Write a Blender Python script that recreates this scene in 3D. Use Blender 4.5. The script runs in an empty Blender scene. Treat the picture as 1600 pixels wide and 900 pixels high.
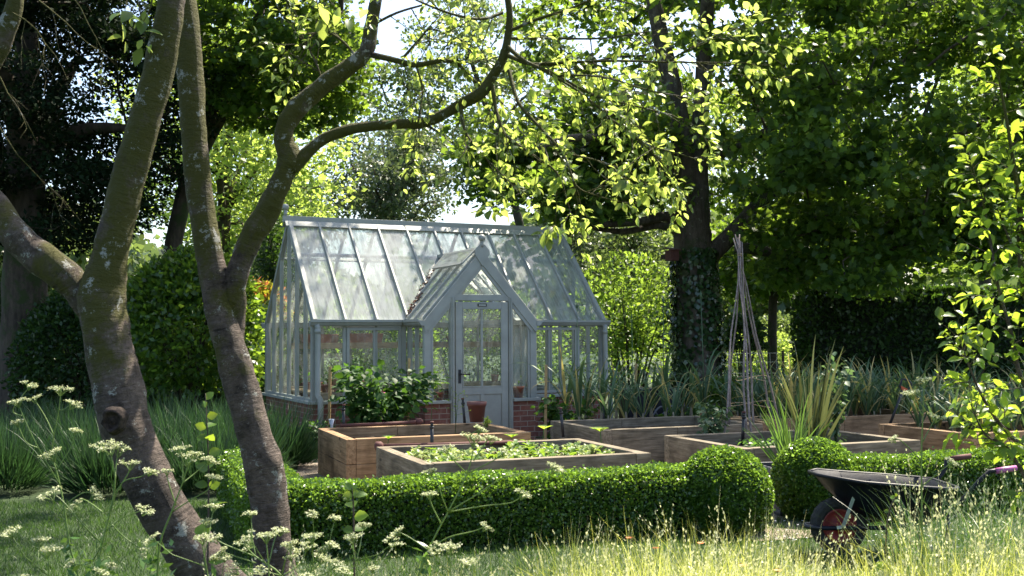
import bpy, math, random
import numpy as np
from mathutils import Vector, Matrix
R = math.radians
random.seed(7); RNG = np.random.default_rng(11)
sc = bpy.context.scene
# ------------------------------------------------------------------ camera, sky, sun, exposure
CF, CP, CR, CH = 1708.08, .0446, .0056, 1.5
cam_d = bpy.data.cameras.new('camera'); cam = bpy.data.objects.new('camera', cam_d)
sc.collection.objects.link(cam); sc.camera = cam
cam_d.sensor_width = 36; cam_d.lens = CF / 1600 * 36
cam_d.clip_start = .05; cam_d.clip_end = 3000
_cp, _sp, _cr, _sr = math.cos(CP), math.sin(CP), math.cos(CR), math.sin(CR)
_F = Vector((0, _cp, _sp)); _U0 = Vector((0, -_sp, _cp)); _R0 = Vector((1, 0, 0))
_Rt = _cr*_R0 - _sr*_U0; _Up = _sr*_R0 + _cr*_U0
cam.matrix_world = Matrix(((_Rt.x, _Up.x, -_F.x, 0), (_Rt.y, _Up.y, -_F.y, 0), (_Rt.z, _Up.z, -_F.z, CH), (0, 0, 0, 1)))
cam_d.dof.use_dof = True; cam_d.dof.focus_distance = 13.5; cam_d.dof.aperture_fstop = 9.0
SUN_EL, SUN_AZ = 57, 38          # azimuth measured from +Y (away from the viewer) towards +X
w = bpy.data.worlds.new('World'); sc.world = w; w.use_nodes = True
nt = w.node_tree; bg = nt.nodes['Background']; sky = nt.nodes.new('ShaderNodeTexSky')
sky.sky_type = 'NISHITA'; sky.sun_disc = False; sky.sun_elevation = R(SUN_EL); sky.sun_rotation = R(SUN_AZ)
sky.air_density = 1.0; sky.dust_density = 2.0; sky.ozone_density = 1.0
nt.links.new(sky.outputs[0], bg.inputs[0]); bg.inputs[1].default_value = .108
sd = bpy.data.lights.new('sun', 'SUN'); sun = bpy.data.objects.new('sun', sd); sc.collection.objects.link(sun)
sd.energy = 5.0; sd.angle = R(.6); sd.color = (1, .91, .74)
sdir = Vector((math.sin(R(SUN_AZ))*math.cos(R(SUN_EL)), math.cos(R(SUN_AZ))*math.cos(R(SUN_EL)), math.sin(R(SUN_EL))))
sun.rotation_euler = sdir.to_track_quat('Z', 'Y').to_euler(); sun.location = sdir*40
sc.view_settings.view_transform = 'Standard'; sc.view_settings.look = 'None'
sc.view_settings.exposure = 1.62; sc.view_settings.gamma = 1
sc.render.engine = 'CYCLES'; cy = sc.cycles
cy.max_bounces = 7; cy.diffuse_bounces = 3; cy.glossy_bounces = 2; cy.transmission_bounces = 4; cy.transparent_max_bounces = 14
cy.caustics_reflective = False; cy.caustics_refractive = False; cy.sample_clamp_indirect = 6
cy.use_denoising = True
try: cy.denoiser = 'OPENIMAGEDENOISE'
except Exception: pass
cy.use_adaptive_sampling = True; cy.adaptive_threshold = .01
# ------------------------------------------------------------------ helpers
def at(px, py, z=None, Y=None):          # a point seen at a place in the photograph, at height z or distance Y
    a = (px-800)/CF; b = (450-py)/CF
    u = _cr*a + _sr*b; v = -_sr*a + _cr*b
    d = Vector((u, _cp - v*_sp, _sp + v*_cp))
    t = (z-CH)/d.z if z is not None else Y/d.y
    return Vector((0, 0, CH)) + d*t
def tag(o, label=None, cat=None, group=None, kind=None):
    if label: o['label'] = label
    if cat: o['category'] = cat
    if group: o['group'] = group
    if kind: o['kind'] = kind
    return o
def empty(name, loc=(0, 0, 0), rz=0, label=None, cat=None, group=None):
    o = bpy.data.objects.new(name, None); sc.collection.objects.link(o)
    o.empty_display_size = .1; o.location = loc; o.rotation_euler = (0, 0, rz)
    return tag(o, label, cat, group)
def children(o): return [c for c in bpy.data.objects if c.parent == o]
def copy_thing(root, loc, rz=0, label=None, group=None, scale=1.0, tree=None):
    def cp(o, parent):
        c = o.copy(); sc.collection.objects.link(c); c.parent = parent
        for ch in o.children: cp(ch, c)
        return c
    c = cp(root, None); c.location = loc; c.rotation_euler = (0, 0, rz); c.scale = (scale,)*3
    if label: c['label'] = label
    if group: c['group'] = group
    return c
class MB:
    def __init__(s): s.v = []; s.f = []; s.sm = []
    def add(s, vs, fs, smooth=False):
        n = len(s.v); s.v += [tuple(v) for v in vs]; s.f += [tuple(i+n for i in f) for f in fs]; s.sm += [smooth]*len(fs)
    def box(s, x0, x1, y0, y1, z0, z1):
        s.add([(x0,y0,z0),(x1,y0,z0),(x1,y1,z0),(x0,y1,z0),(x0,y0,z1),(x1,y0,z1),(x1,y1,z1),(x0,y1,z1)],
              [(0,3,2,1),(4,5,6,7),(0,1,5,4),(1,2,6,5),(2,3,7,6),(3,0,4,7)])
    def beam(s, p0, p1, w, d, n=(0, 0, 1), off=0, ch=0.0):   # w across, d along the normal n, chamfer on the outer corners
        p0 = Vector(p0); p1 = Vector(p1); a = (p1-p0).normalized(); n = Vector(n); n = (n - a*n.dot(a)).normalized(); b = a.cross(n)
        o = n*off
        if ch:
            sec = [(-w/2, -d/2), (w/2, -d/2), (w/2, d/2-ch), (w/2-ch, d/2), (-w/2+ch, d/2), (-w/2, d/2-ch)]
        else: sec = [(-w/2, -d/2), (w/2, -d/2), (w/2, d/2), (-w/2, d/2)]
        k = len(sec); vs = [p+o+b*x+n*y for p in (p0, p1) for x, y in sec]
        fs = [(i, (i+1) % k, k+(i+1) % k, k+i) for i in range(k)]+[tuple(range(k-1, -1, -1)), tuple(range(k, 2*k))]
        s.add(vs, fs)
    def tube(s, pts, rad, n=8, caps=True, wob=0.0, smooth=True):
        pts = [Vector(p) for p in pts]; m = len(pts)
        if not hasattr(rad, '__len__'): rad = [rad]*m
        t = (pts[1]-pts[0]).normalized(); ref = Vector((0, 0, 1)) if abs(t.z) < .9 else Vector((1, 0, 0))
        u = t.cross(ref).normalized(); vs = []
        for i, p in enumerate(pts):
            t = (pts[min(i+1, m-1)]-pts[max(i-1, 0)]).normalized()
            u = (u - t*u.dot(t)).normalized(); w_ = t.cross(u)
            for k in range(n):
                a = 2*math.pi*k/n; r = rad[i]*(1+(random.uniform(-wob, wob) if wob else 0))
                vs.append(p+u*math.cos(a)*r+w_*math.sin(a)*r)
        fs = [(i*n+k, i*n+(k+1) % n, (i+1)*n+(k+1) % n, (i+1)*n+k) for i in range(m-1) for k in range(n)]
        if caps: fs += [tuple(range(n-1, -1, -1)), tuple(range((m-1)*n, m*n))]
        s.add(vs, fs, smooth)
    def lathe(s, prof, n=20, c=(0, 0, 0), smooth=True):
        vs = [(c[0]+r*math.cos(2*math.pi*k/n), c[1]+r*math.sin(2*math.pi*k/n), c[2]+z) for r, z in prof for k in range(n)]
        fs = [(i*n+k, i*n+(k+1) % n, (i+1)*n+(k+1) % n, (i+1)*n+k) for i in range(len(prof)-1) for k in range(n)]
        s.add(vs, fs, smooth)
    def poly(s, vs, th=None, n=None):    # flat polygon, or a slab of thickness th along n
        vs = [Vector(v) for v in vs]; k = len(vs)
        if th is None: s.add(vs, [tuple(range(k))]); return
        n = Vector(n).normalized()*th
        s.add(vs+[v+n for v in vs], [tuple(range(k-1, -1, -1)), tuple(range(k, 2*k))]+[(i, (i+1) % k, k+(i+1) % k, k+i) for i in range(k)])
    def strip(s, pts, wid, nrm, fold=0.15, smooth=True):   # a long leaf folded along its midrib
        m = len(pts); vs = []
        for i, p in enumerate(pts):
            p = Vector(p); t = (Vector(pts[min(i+1, m-1)])-Vector(pts[max(i-1, 0)])).normalized()
            b = t.cross(Vector(nrm)).normalized(); q = b.cross(t)
            h = wid[i]/2; vs += [p-b*h+q*h*fold*2, p, p+b*h+q*h*fold*2]
        fs = []
        for i in range(m-1): fs += [(3*i, 3*i+1, 3*i+4, 3*i+3), (3*i+1, 3*i+2, 3*i+5, 3*i+4)]
        s.add(vs, fs, smooth)
    def build(s, name, mat, parent=None, bevel=0, recalc=False):
        me = bpy.data.meshes.new(name); me.from_pydata(s.v, [], s.f); me.polygons.foreach_set('use_smooth', s.sm); me.materials.append(mat)
        o = bpy.data.objects.new(name, me); sc.collection.objects.link(o); o.parent = parent
        if recalc:
            import bmesh
            b = bmesh.new(); b.from_mesh(me); bmesh.ops.recalc_face_normals(b, faces=b.faces); b.to_mesh(me); b.free()
        if bevel:
            md = o.modifiers.new('bevel', 'BEVEL'); md.width = bevel; md.segments = 2; md.limit_method = 'ANGLE'
        return o
# leaf templates: (along, across, up), faces
T_KITE = (np.array([(0,0,0),(.42,.32,.05),(1,0,-.05),(.42,-.32,.05)]), [(0,1,2,3)])
T_SLIM = (np.array([(0,0,0),(.45,.13,.02),(1,0,-.04),(.45,-.13,.02)]), [(0,1,2,3)])
T_LEAF = (np.array([(0,0,0),(.18,0,0),(.48,0,-.03),(.78,0,-.09),(1,0,-.17),(.2,.17,.06),(.45,.29,.08),(.75,.2,-.01),(.2,-.17,.06),(.45,-.29,.08),(.75,-.2,-.01)]),
          [(0,5,1),(1,5,6,2),(2,6,7,3),(3,7,4),(0,1,8),(1,2,9,8),(2,3,10,9),(3,4,10)])
_st = [(0,0),(.12,.34),(.30,.24),(.38,.52),(.55,.34),(.72,.38),(.70,.2),(1,0)]
_st = _st+[(a, -b) for a, b in _st[-2:0:-1]]
T_LOBE = (np.array([(a, b, -.12*a*a+.05*abs(b)) for a, b in _st]), [tuple(range(len(_st)))])
T_BLADE = (np.array([(0,-.02,0),(0,.02,0),(.4,.017,.02),(.4,-.017,.02),(.75,.012,-.03),(.75,-.012,-.03),(1,0,-.12)]), [(0,1,2,3),(3,2,4,5),(5,4,6)])
def unit(a): return a/np.maximum(np.linalg.norm(a, axis=-1, keepdims=True), 1e-9)
def rnd(n, k=3): return RNG.normal(size=(n, k))
def mesh_np(name, V, faces_flat, starts, mat, parent=None, smooth=False):
    me = bpy.data.meshes.new(name); me.vertices.add(len(V)); me.vertices.foreach_set('co', V.astype(np.float32).ravel())
    me.loops.add(len(faces_flat)); me.loops.foreach_set('vertex_index', faces_flat.astype(np.int32))
    me.polygons.add(len(starts)); me.polygons.foreach_set('loop_start', starts.astype(np.int32))
    if smooth: me.polygons.foreach_set('use_smooth', np.ones(len(starts), bool))
    me.update(calc_edges=True); me.materials.append(mat)
    o = bpy.data.objects.new(name, me); sc.collection.objects.link(o); o.parent = parent
    return o
def cloud(name, mat, P, A, N, L, tmpl, parent=None, W=1.0, smooth=False):
    T, F = tmpl; n, k = len(P), len(T); A = unit(A); B = unit(np.cross(N, A)); N = np.cross(A, B); L = np.broadcast_to(L, (n,))[:, None, None]
    V = P[:, None, :] + L*(T[None, :, 0:1]*A[:, None]+W*T[None, :, 1:2]*B[:, None]+T[None, :, 2:3]*N[:, None])
    fl = np.concatenate([np.array(f) for f in F]); ln = np.array([len(f) for f in F])
    flat = (fl[None]+(np.arange(n)*k)[:, None]).ravel()
    st = np.concatenate([[0], np.cumsum(ln)[:-1]]); starts = (st[None]+(np.arange(n)*len(fl))[:, None]).ravel()
    return mesh_np(name, V.reshape(-1, 3), flat, starts, mat, parent, smooth)
# ------------------------------------------------------------------ materials
def newmat(name):
    m = bpy.data.materials.new(name); m.use_nodes = True; t = m.node_tree
    return m, t, t.nodes['Principled BSDF'], t.nodes['Material Output']
def nd(t, typ, **kw):
    n = t.nodes.new(typ)
    for k, v in kw.items():
        if k in n.bl_rna.properties and k != 'inputs': setattr(n, k, v)
        else: n.inputs[k].default_value = v
    return n
def ramp(t, fac, cols):
    r = t.nodes.new('ShaderNodeValToRGB'); e = r.color_ramp.elements
    while len(e) < len(cols): e.new(.5)
    for el, (p, c) in zip(e, cols): el.position = p; el.color = (*c, 1)
    t.links.new(fac, r.inputs[0]); return r.outputs[0]
def coords(t, scale=(1, 1, 1), loc=(0, 0, 0), rot=(0, 0, 0), kind='Object'):
    c = t.nodes.new('ShaderNodeTexCoord'); m = t.nodes.new('ShaderNodeMapping')
    m.inputs['Scale'].default_value = scale; m.inputs['Location'].default_value = loc; m.inputs['Rotation'].default_value = rot
    t.links.new(c.outputs[kind], m.inputs[0]); return m.outputs[0]
def noise(t, vec, scale=5, detail=4, rough=.6, out='Fac'):
    n = t.nodes.new('ShaderNodeTexNoise'); n.inputs['Scale'].default_value = scale; n.inputs['Detail'].default_value = detail; n.inputs['Roughness'].default_value = rough
    if vec is not None: t.links.new(vec, n.inputs['Vector'])
    return n.outputs[out]
def mixc(t, fac, a, b, mode='MIX'):
    n = t.nodes.new('ShaderNodeMix'); n.data_type = 'RGBA'; n.blend_type = mode
    for s, v in ((0, fac), (6, a), (7, b)):
        if isinstance(v, (int, float)): n.inputs[s].default_value = v
        elif isinstance(v, tuple): n.inputs[s].default_value = (*v, 1)
        else: t.links.new(v, n.inputs[s])
    return n.outputs[2]
def bump(t, b, h, strength=.5, dist=.01):
    n = t.nodes.new('ShaderNodeBump'); n.inputs['Strength'].default_value = strength; n.inputs['Distance'].default_value = dist
    t.links.new(h, n.inputs['Height']); t.links.new(n.outputs[0], b.inputs['Normal'])
def leafmat(name, dark, light, trans, mix=.45, rough=.45, spec=.5, tip=None, tipfrac=0.1):
    m, t, b, out = newmat(name); g = t.nodes.new('ShaderNodeNewGeometry')
    cols = [(0, dark), (.75, light)]
    if tip: cols = [(0, dark), (1-tipfrac-.02, light), (1-tipfrac, tip)]
    c = ramp(t, g.outputs['Random Per Island'], cols); t.links.new(c, b.inputs['Base Color'])
    b.inputs['Roughness'].default_value = rough; b.inputs['Specular IOR Level'].default_value = spec
    tr = t.nodes.new('ShaderNodeBsdfTranslucent')
    k = [(0, tuple(x*.38 for x in trans)), (1, tuple(min(1, x*1.3) for x in trans))]
    if tip: k = [(0, tuple(x*.7 for x in trans)), (1-tipfrac-.02, trans), (1-tipfrac, tuple(min(1, x*4) for x in tip))]
    c2 = ramp(t, g.outputs['Random Per Island'], k); t.links.new(c2, tr.inputs[0])
    mx = t.nodes.new('ShaderNodeMixShader'); mx.inputs[0].default_value = mix
    t.links.new(b.outputs[0], mx.inputs[1]); t.links.new(tr.outputs[0], mx.inputs[2]); t.links.new(mx.outputs[0], out.inputs[0])
    return m
def plain(name, col, rough=.5, metal=0, var=.25, scale=12, spec=.5, bmp=0):
    m, t, b, out = newmat(name); v = coords(t); n = noise(t, v, scale, 5)
    c = ramp(t, n, [(.3, tuple(x*(1-var) for x in col)), (.7, tuple(min(1, x*(1+var)) for x in col))])
    t.links.new(c, b.inputs['Base Color']); b.inputs['Roughness'].default_value = rough; b.inputs['Metallic'].default_value = metal
    b.inputs['Specular IOR Level'].default_value = spec
    if bmp: bump(t, b, noise(t, v, scale*4, 4), bmp, .004)
    return m
def limbvec(t, scale, loc=(0, 0, 0)):
    a = t.nodes.new('ShaderNodeAttribute'); a.attribute_name = 'limb'; m = t.nodes.new('ShaderNodeMapping'); m.inputs['Scale'].default_value = scale; m.inputs['Location'].default_value = loc
    t.links.new(a.outputs['Vector'], m.inputs[0]); return m.outputs[0]
def barkmat(name, c0, c1, moss=None, lichen=None, scale=6, stretch=(1, 1, .25), lent=False, mossz=None):
    m, t, b, out = newmat(name); v = coords(t, stretch); v0 = coords(t)
    n1 = noise(t, v, scale, 10, .78 if lent else .7); c = ramp(t, n1, [(.36, c0), (.62, c1)])
    h = n1
    if lent:                                            # pale horizontal lenticels of cherry bark
        vl = limbvec(t, (9, 9, 42)); nl = noise(t, vl, 1.3, 4, .65)
        patch = ramp(t, noise(t, v0, 3.2, 3), [(.42, (0, 0, 0)), (.62, (1, 1, 1))])
        f = mixc(t, 1.0, ramp(t, nl, [(.60, (0, 0, 0)), (.66, (.75, .75, .75))]), patch, 'MULTIPLY'); c = mixc(t, f, c, (.22, .185, .17))
        vd = limbvec(t, (6, 6, 26), (3, 1, 0)); n2 = noise(t, vd, 1.5, 6, .7)
        f2 = ramp(t, n2, [(.60, (0, 0, 0)), (.68, (1, 1, 1))]); c = mixc(t, f2, c, (.022, .016, .013))
        ad = t.nodes.new('ShaderNodeMath'); ad.operation = 'SUBTRACT'; t.links.new(nl, ad.inputs[0]); t.links.new(n2, ad.inputs[1]); hb = t.nodes.new('ShaderNodeMath'); hb.operation = 'MULTIPLY_ADD'; t.links.new(noise(t, v0, 26, 8, .75), hb.inputs[0]); hb.inputs[1].default_value = 1.4; t.links.new(ad.outputs[0], hb.inputs[2]); h = hb.outputs[0]
    if moss:
        f = noise(t, v0, 2.2, 6, .75)
        if mossz:
            s = t.nodes.new('ShaderNodeSeparateXYZ'); t.links.new(v0, s.inputs[0])
            mr = t.nodes.new('ShaderNodeMapRange'); t.links.new(s.outputs[2], mr.inputs[0]); mr.inputs[1].default_value = mossz[0]; mr.inputs[2].default_value = mossz[1]
            mr.inputs[3].default_value = -.12; mr.inputs[4].default_value = .13
            a = t.nodes.new('ShaderNodeMath'); t.links.new(f, a.inputs[0]); t.links.new(mr.outputs[0], a.inputs[1]); f = a.outputs[0]
        c = mixc(t, ramp(t, f, [(.50, (0, 0, 0)), (.60, (1, 1, 1))]), c, moss)
    if lichen:
        f = ramp(t, noise(t, coords(t, (1, 1, 1), (5, 2, 9)), 9, 9, .82), [(.575, (0, 0, 0)), (.60, (1, 1, 1))]); c = mixc(t, f, c, lichen)
    t.links.new(c, b.inputs['Base Color']); b.inputs['Roughness'].default_value = .82; b.inputs['Specular IOR Level'].default_value = .3
    bump(t, b, h, 1.0 if lent else .8, .022)
    return m
M = {}
M['paint'] = plain('grey_paint', (.30, .31, .29), .5, 0, .13, 5)
M['black'] = plain('black_plastic', (.018, .018, .022), .42, 0, .3, 20)
M['navy'] = plain('dark_blue_plastic', (.006, .007, .013), .5, 0, .5, 14, .3, .2)
M['rubber'] = plain('rubber', (.025, .024, .023), .75, 0, .4, 40, .4, .4)
M['red'] = plain('red_metal', (.20, .018, .016), .6, 0, .55, 9)
M['galv'] = plain('galvanised', (.55, .58, .56), .4, .4, .15, 20)
M['pink'] = plain('pink_grip', (.42, .10, .28), .5, 0, .4, 30)
M['terra'] = plain('terracotta', (.26, .095, .06), .75, 0, .25, 14, .3, .3)
M['plpot'] = plain('brown_plastic', (.17, .062, .05), .5, 0, .15, 10)
M['lead'] = plain('lead_grey', (.085, .09, .11), .6, .1, .35, 8, .5, .3)
M['soil'] = plain('soil', (.032, .022, .016), .95, 0, .6, 30, .2, 1)
M['stake'] = plain('stake_wood', (.38, .25, .11), .7, 0, .25, 20)
M['cane'] = barkmat('cane_bark', (.12, .09, .08), (.30, .25, .23), None, None, 30)
M['twine'] = plain('twine', (.42, .32, .2), .9)
M['white'] = plain('white_plastic', (.6, .62, .68), .5)
M['orange'] = plain('orange_plastic', (.6, .12, .04), .5)
M['box'] = plain('box_wood_red', (.10, .035, .03), .8)
M['green_plastic'] = plain('green_plastic', (.03, .10, .06), .5)
def woodmat(name, c0, c1, c2, gscale=1.0):
    m, t, b, out = newmat(name); v = coords(t, (1.2, 14*gscale, 14*gscale)); v0 = coords(t)
    oi = t.nodes.new('ShaderNodeObjectInfo'); ad = t.nodes.new('ShaderNodeVectorMath'); ad.operation = 'ADD'; t.links.new(v, ad.inputs[0])
    sc_ = t.nodes.new('ShaderNodeVectorMath'); sc_.operation = 'SCALE'; cb = t.nodes.new('ShaderNodeCombineXYZ')
    for i in range(3): t.links.new(oi.outputs['Random'], cb.inputs[i])
    t.links.new(cb.outputs[0], sc_.inputs[0]); sc_.inputs['Scale'].default_value = 37; t.links.new(sc_.outputs[0], ad.inputs[1])
    n = noise(t, ad.outputs[0], 3, 7, .65); c = ramp(t, n, [(.3, c0), (.5, c1), (.72, c2)])
    vo = t.nodes.new('ShaderNodeTexVoronoi'); vo.inputs['Scale'].default_value = 1.0
    ad2 = t.nodes.new('ShaderNodeVectorMath'); ad2.operation = 'ADD'; t.links.new(coords(t, (2.3, 6, 6)), ad2.inputs[0]); t.links.new(sc_.outputs[0], ad2.inputs[1]); t.links.new(ad2.outputs[0], vo.inputs['Vector'])
    k = ramp(t, vo.outputs['Distance'], [(.07, (1, 1, 1)), (.13, (0, 0, 0))]); c = mixc(t, k, c, tuple(x*.35 for x in c0))      # knots
    st = ramp(t, noise(t, v0, 2.6, 5), [(.48, (0, 0, 0)), (.75, (1, 1, 1))]); c = mixc(t, st, c, tuple(x*.55 for x in c0))       # damp stains
    t.links.new(c, b.inputs['Base Color']); b.inputs['Roughness'].default_value = .8; b.inputs['Specular IOR Level'].default_value = .25
    bump(t, b, n, .6, .006); return m
M['sleeper_warm'] = woodmat('sleeper_warm', (.14, .085, .045), (.30, .19, .105), (.40, .27, .16))
M['sleeper_grey'] = woodmat('sleeper_grey', (.085, .07, .048), (.19, .155, .11), (.32, .27, .20))
M['shelf_wood'] = woodmat('shelf_wood', (.22, .15, .09), (.36, .27, .17), (.45, .36, .24))
def brickmat():
    m, t, b, out = newmat('red_brick'); c = t.nodes.new('ShaderNodeTexCoord'); s = t.nodes.new('ShaderNodeSeparateXYZ'); t.links.new(c.outputs['Object'], s.inputs[0])
    a = t.nodes.new('ShaderNodeMath'); t.links.new(s.outputs[0], a.inputs[0]); t.links.new(s.outputs[1], a.inputs[1])
    cb = t.nodes.new('ShaderNodeCombineXYZ'); t.links.new(a.outputs[0], cb.inputs[0]); t.links.new(s.outputs[2], cb.inputs[1])
    br = t.nodes.new('ShaderNodeTexBrick'); t.links.new(cb.outputs[0], br.inputs['Vector'])
    for k, v in (('Scale', 1), ('Brick Width', .225), ('Row Height', .075), ('Mortar Size', .006), ('Mortar Smooth', .2), ('Bias', -.1)): br.inputs[k].default_value = v
    br.inputs['Color1'].default_value = (.22, .075, .052, 1); br.inputs['Color2'].default_value = (.14, .052, .045, 1); br.inputs['Mortar'].default_value = (.30, .26, .21, 1)
    n = noise(t, c.outputs['Object'], 14, 6); cc = mixc(t, ramp(t, n, [(.45, (0, 0, 0)), (.7, (.6, .6, .6))]), br.outputs[0], (.30, .17, .13))
    t.links.new(cc, b.inputs['Base Color']); b.inputs['Roughness'].default_value = .9
    bump(t, b, br.outputs['Fac'], -.6, .01); return m
M['brick'] = brickmat()
def glassmat(name, dirt0, dirt1, lo, hi, streak):
    m, t, b, out = newmat(name); t.nodes.remove(b)
    tr = t.nodes.new('ShaderNodeBsdfTransparent'); tr.inputs[0].default_value = (.90, .95, .93, 1)
    tl = t.nodes.new('ShaderNodeBsdfTranslucent'); tl.inputs[0].default_value = (.88, .91, .90, 1)
    df = t.nodes.new('ShaderNodeBsdfDiffuse'); df.inputs[0].default_value = (.72, .76, .76, 1)
    gl = t.nodes.new('ShaderNodeBsdfGlossy'); gl.inputs['Roughness'].default_value = .03
    md = t.nodes.new('ShaderNodeMixShader'); md.inputs[0].default_value = .34; t.links.new(tl.outputs[0], md.inputs[1]); t.links.new(df.outputs[0], md.inputs[2])
    n = noise(t, coords(t, streak), 2.2, 7, .72); n2 = noise(t, coords(t, (1, 1, 1), (4, 4, 4)), 1.3, 3, .5)
    ad = t.nodes.new('ShaderNodeMath'); ad.operation = 'MULTIPLY_ADD'; t.links.new(n, ad.inputs[0]); ad.inputs[1].default_value = .6
    mm = t.nodes.new('ShaderNodeMath'); mm.operation = 'MULTIPLY'; t.links.new(n2, mm.inputs[0]); mm.inputs[1].default_value = .3; gi = t.nodes.new('ShaderNodeNewGeometry'); m3 = t.nodes.new('ShaderNodeMath'); m3.operation = 'MULTIPLY_ADD'; t.links.new(gi.outputs['Random Per Island'], m3.inputs[0]); m3.inputs[1].default_value = .10; t.links.new(mm.outputs[0], m3.inputs[2]); t.links.new(m3.outputs[0], ad.inputs[2])
    mr = t.nodes.new('ShaderNodeMapRange'); t.links.new(ad.outputs[0], mr.inputs[0])
    for i, v in zip((1, 2, 3, 4), (lo, hi, dirt0, dirt1)): mr.inputs[i].default_value = v
    m1 = t.nodes.new('ShaderNodeMixShader'); t.links.new(mr.outputs[0], m1.inputs[0]); t.links.new(tr.outputs[0], m1.inputs[1]); t.links.new(md.outputs[0], m1.inputs[2])
    fr = t.nodes.new('ShaderNodeLayerWeight'); fr.inputs[0].default_value = .5
    pw = t.nodes.new('ShaderNodeMath'); pw.operation = 'POWER'; t.links.new(fr.outputs['Facing'], pw.inputs[0]); pw.inputs[1].default_value = 4
    ml = t.nodes.new('ShaderNodeMath'); ml.operation = 'MULTIPLY_ADD'; t.links.new(pw.outputs[0], ml.inputs[0]); ml.inputs[1].default_value = .75; ml.inputs[2].default_value = .06
    m2 = t.nodes.new('ShaderNodeMixShader'); t.links.new(ml.outputs[0], m2.inputs[0]); t.links.new(m1.outputs[0], m2.inputs[1]); t.links.new(gl.outputs[0], m2.inputs[2])
    t.links.new(m2.outputs[0], out.inputs[0]); return m
M['roof_glass'] = glassmat('roof_glass', .30, .92, .40, .58, (9, 1.1, 1.1))
M['rear_roof_glass'] = glassmat('rear_roof_glass', .04, .45, .40, .66, (6, 1.2, 1.2))
M['wall_glass'] = glassmat('wall_glass', .03, .38, .42, .68, (4, 4, 1))
# ------------------------------------------------------------------ ground
def sheet(name, mat, pts, z):
    b = MB(); b.poly([(x, y, z) for x, y in pts]); o = b.build(name, mat); tag(o, kind='structure'); return o
m, t, b, out = newmat('turf'); v = coords(t); n = noise(t, v, 1.1, 6, .6); n2 = noise(t, v, 60, 3, .7)
c = ramp(t, n, [(.3, (.016, .038, .008)), (.7, (.035, .068, .013))]); c = mixc(t, ramp(t, n2, [(.4, (0, 0, 0)), (.7, (.7, .7, .7))]), c, (.016, .030, .008))
t.links.new(c, b.inputs['Base Color']); b.inputs['Roughness'].default_value = .9; bump(t, b, n2, .8, .02); M['turf'] = m
g = MB(); nx = 60
xs = [(-1 if i < nx/2 else 1)*(abs(i-nx/2)/(nx/2))**2.2*900 for i in range(nx+1)]; ys = [-30+((j/nx)**2.2)*1200 for j in range(nx+1)]
g.add([(x, y, .0 if y < 26 else .12*math.sin(x*.05)+.0) for y in ys for x in xs], [(j*(nx+1)+i, j*(nx+1)+i+1, (j+1)*(nx+1)+i+1, (j+1)*(nx+1)+i) for j in range(nx) for i in range(nx)])
tag(g.build('ground', M['turf']), kind='structure')
m, t, b, out = newmat('gravel'); v = coords(t); vo = t.nodes.new('ShaderNodeTexVoronoi'); vo.inputs['Scale'].default_value = 70; t.links.new(v, vo.inputs[0])
s = t.nodes.new('ShaderNodeSeparateColor'); t.links.new(vo.outputs['Color'], s.inputs[0])
c = ramp(t, s.outputs[0], [(0, (.16, .12, .085)), (.6, (.34, .27, .2)), (1, (.5, .44, .36))]); t.links.new(c, b.inputs['Base Color']); b.inputs['Roughness'].default_value = .9; bump(t, b, vo.outputs['Distance'], 1, .02); M['gravel'] = m
# garden axes: GY = greenhouse, BY = raised beds
GO = Vector((-2.741, 15.0, 0)); GA = .4449; BA = .365
def gw(x, y, z=0):
    c, s = math.cos(GA), math.sin(GA); return Vector((GO.x+c*x-s*y, GO.y+s*x+c*y, z))
bx, by = Vector((math.cos(BA), math.sin(BA), 0)), Vector((-math.sin(BA), math.cos(BA), 0))
q = [Vector((-1.75, 8.25, 0)), Vector((1.55, 8.5, 0)), Vector((5.6, 9.5, 0)), Vector((8.6, 15.5, 0)), Vector((3.4, 17.5, 0)), Vector((-2.85, 14.9, 0))]
sheet('gravel_path', M['gravel'], [(p.x, p.y) for p in q], .004)
sheet('gravel_gap', M['gravel'], [(1.75, 8.0), (2.35, 8.2), (2.3, 8.9), (1.7, 8.7)], .008)
# short mown lawn: blades too many to count
def blades(name, mat, n, region, h0, h1, lean=.35, tmpl=T_BLADE, W=1.0, clump=None):
    P = np.zeros((n, 3)); P[:, :2] = region(n); A = np.c_[rnd(n, 2)*lean, np.ones(n)]
    if clump is not None: A[:, :2] += clump
    N = np.c_[rnd(n, 2), np.zeros(n)]
    return cloud(name, mat, P, A, N, RNG.uniform(h0, h1, n), tmpl, None, W)
def trapz(y0, y1, pad=.5, xlo=-99, xhi=99):
    def f(n):
        y = np.sqrt(RNG.uniform(y0**2, y1**2, n)); x = RNG.uniform(-1, 1, n)*(y*.47+pad); return np.c_[np.clip(x, xlo, xhi)+0*x, y]
    return f
M['lawn_blade'] = leafmat('lawn_blade', (.02, .055, .010), (.045, .10, .018), (.10, .20, .025), .35)
def lawnreg(n):
    p = trapz(5.2, 10.2)(n*3); x, y = p[:, 0], p[:, 1]
    hedge = (y > 8.0+.3*(x+1)) & (x > -1.9); left = (y > 10.1+.0*x)
    p = p[~(hedge | left)]; return p[:n] if len(p) >= n else p[RNG.integers(0, len(p), n)]
tag(blades('lawn_grass', M['lawn_blade'], 90000, lawnreg, .025, .065, .5, W=1.9), kind='stuff')
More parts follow.
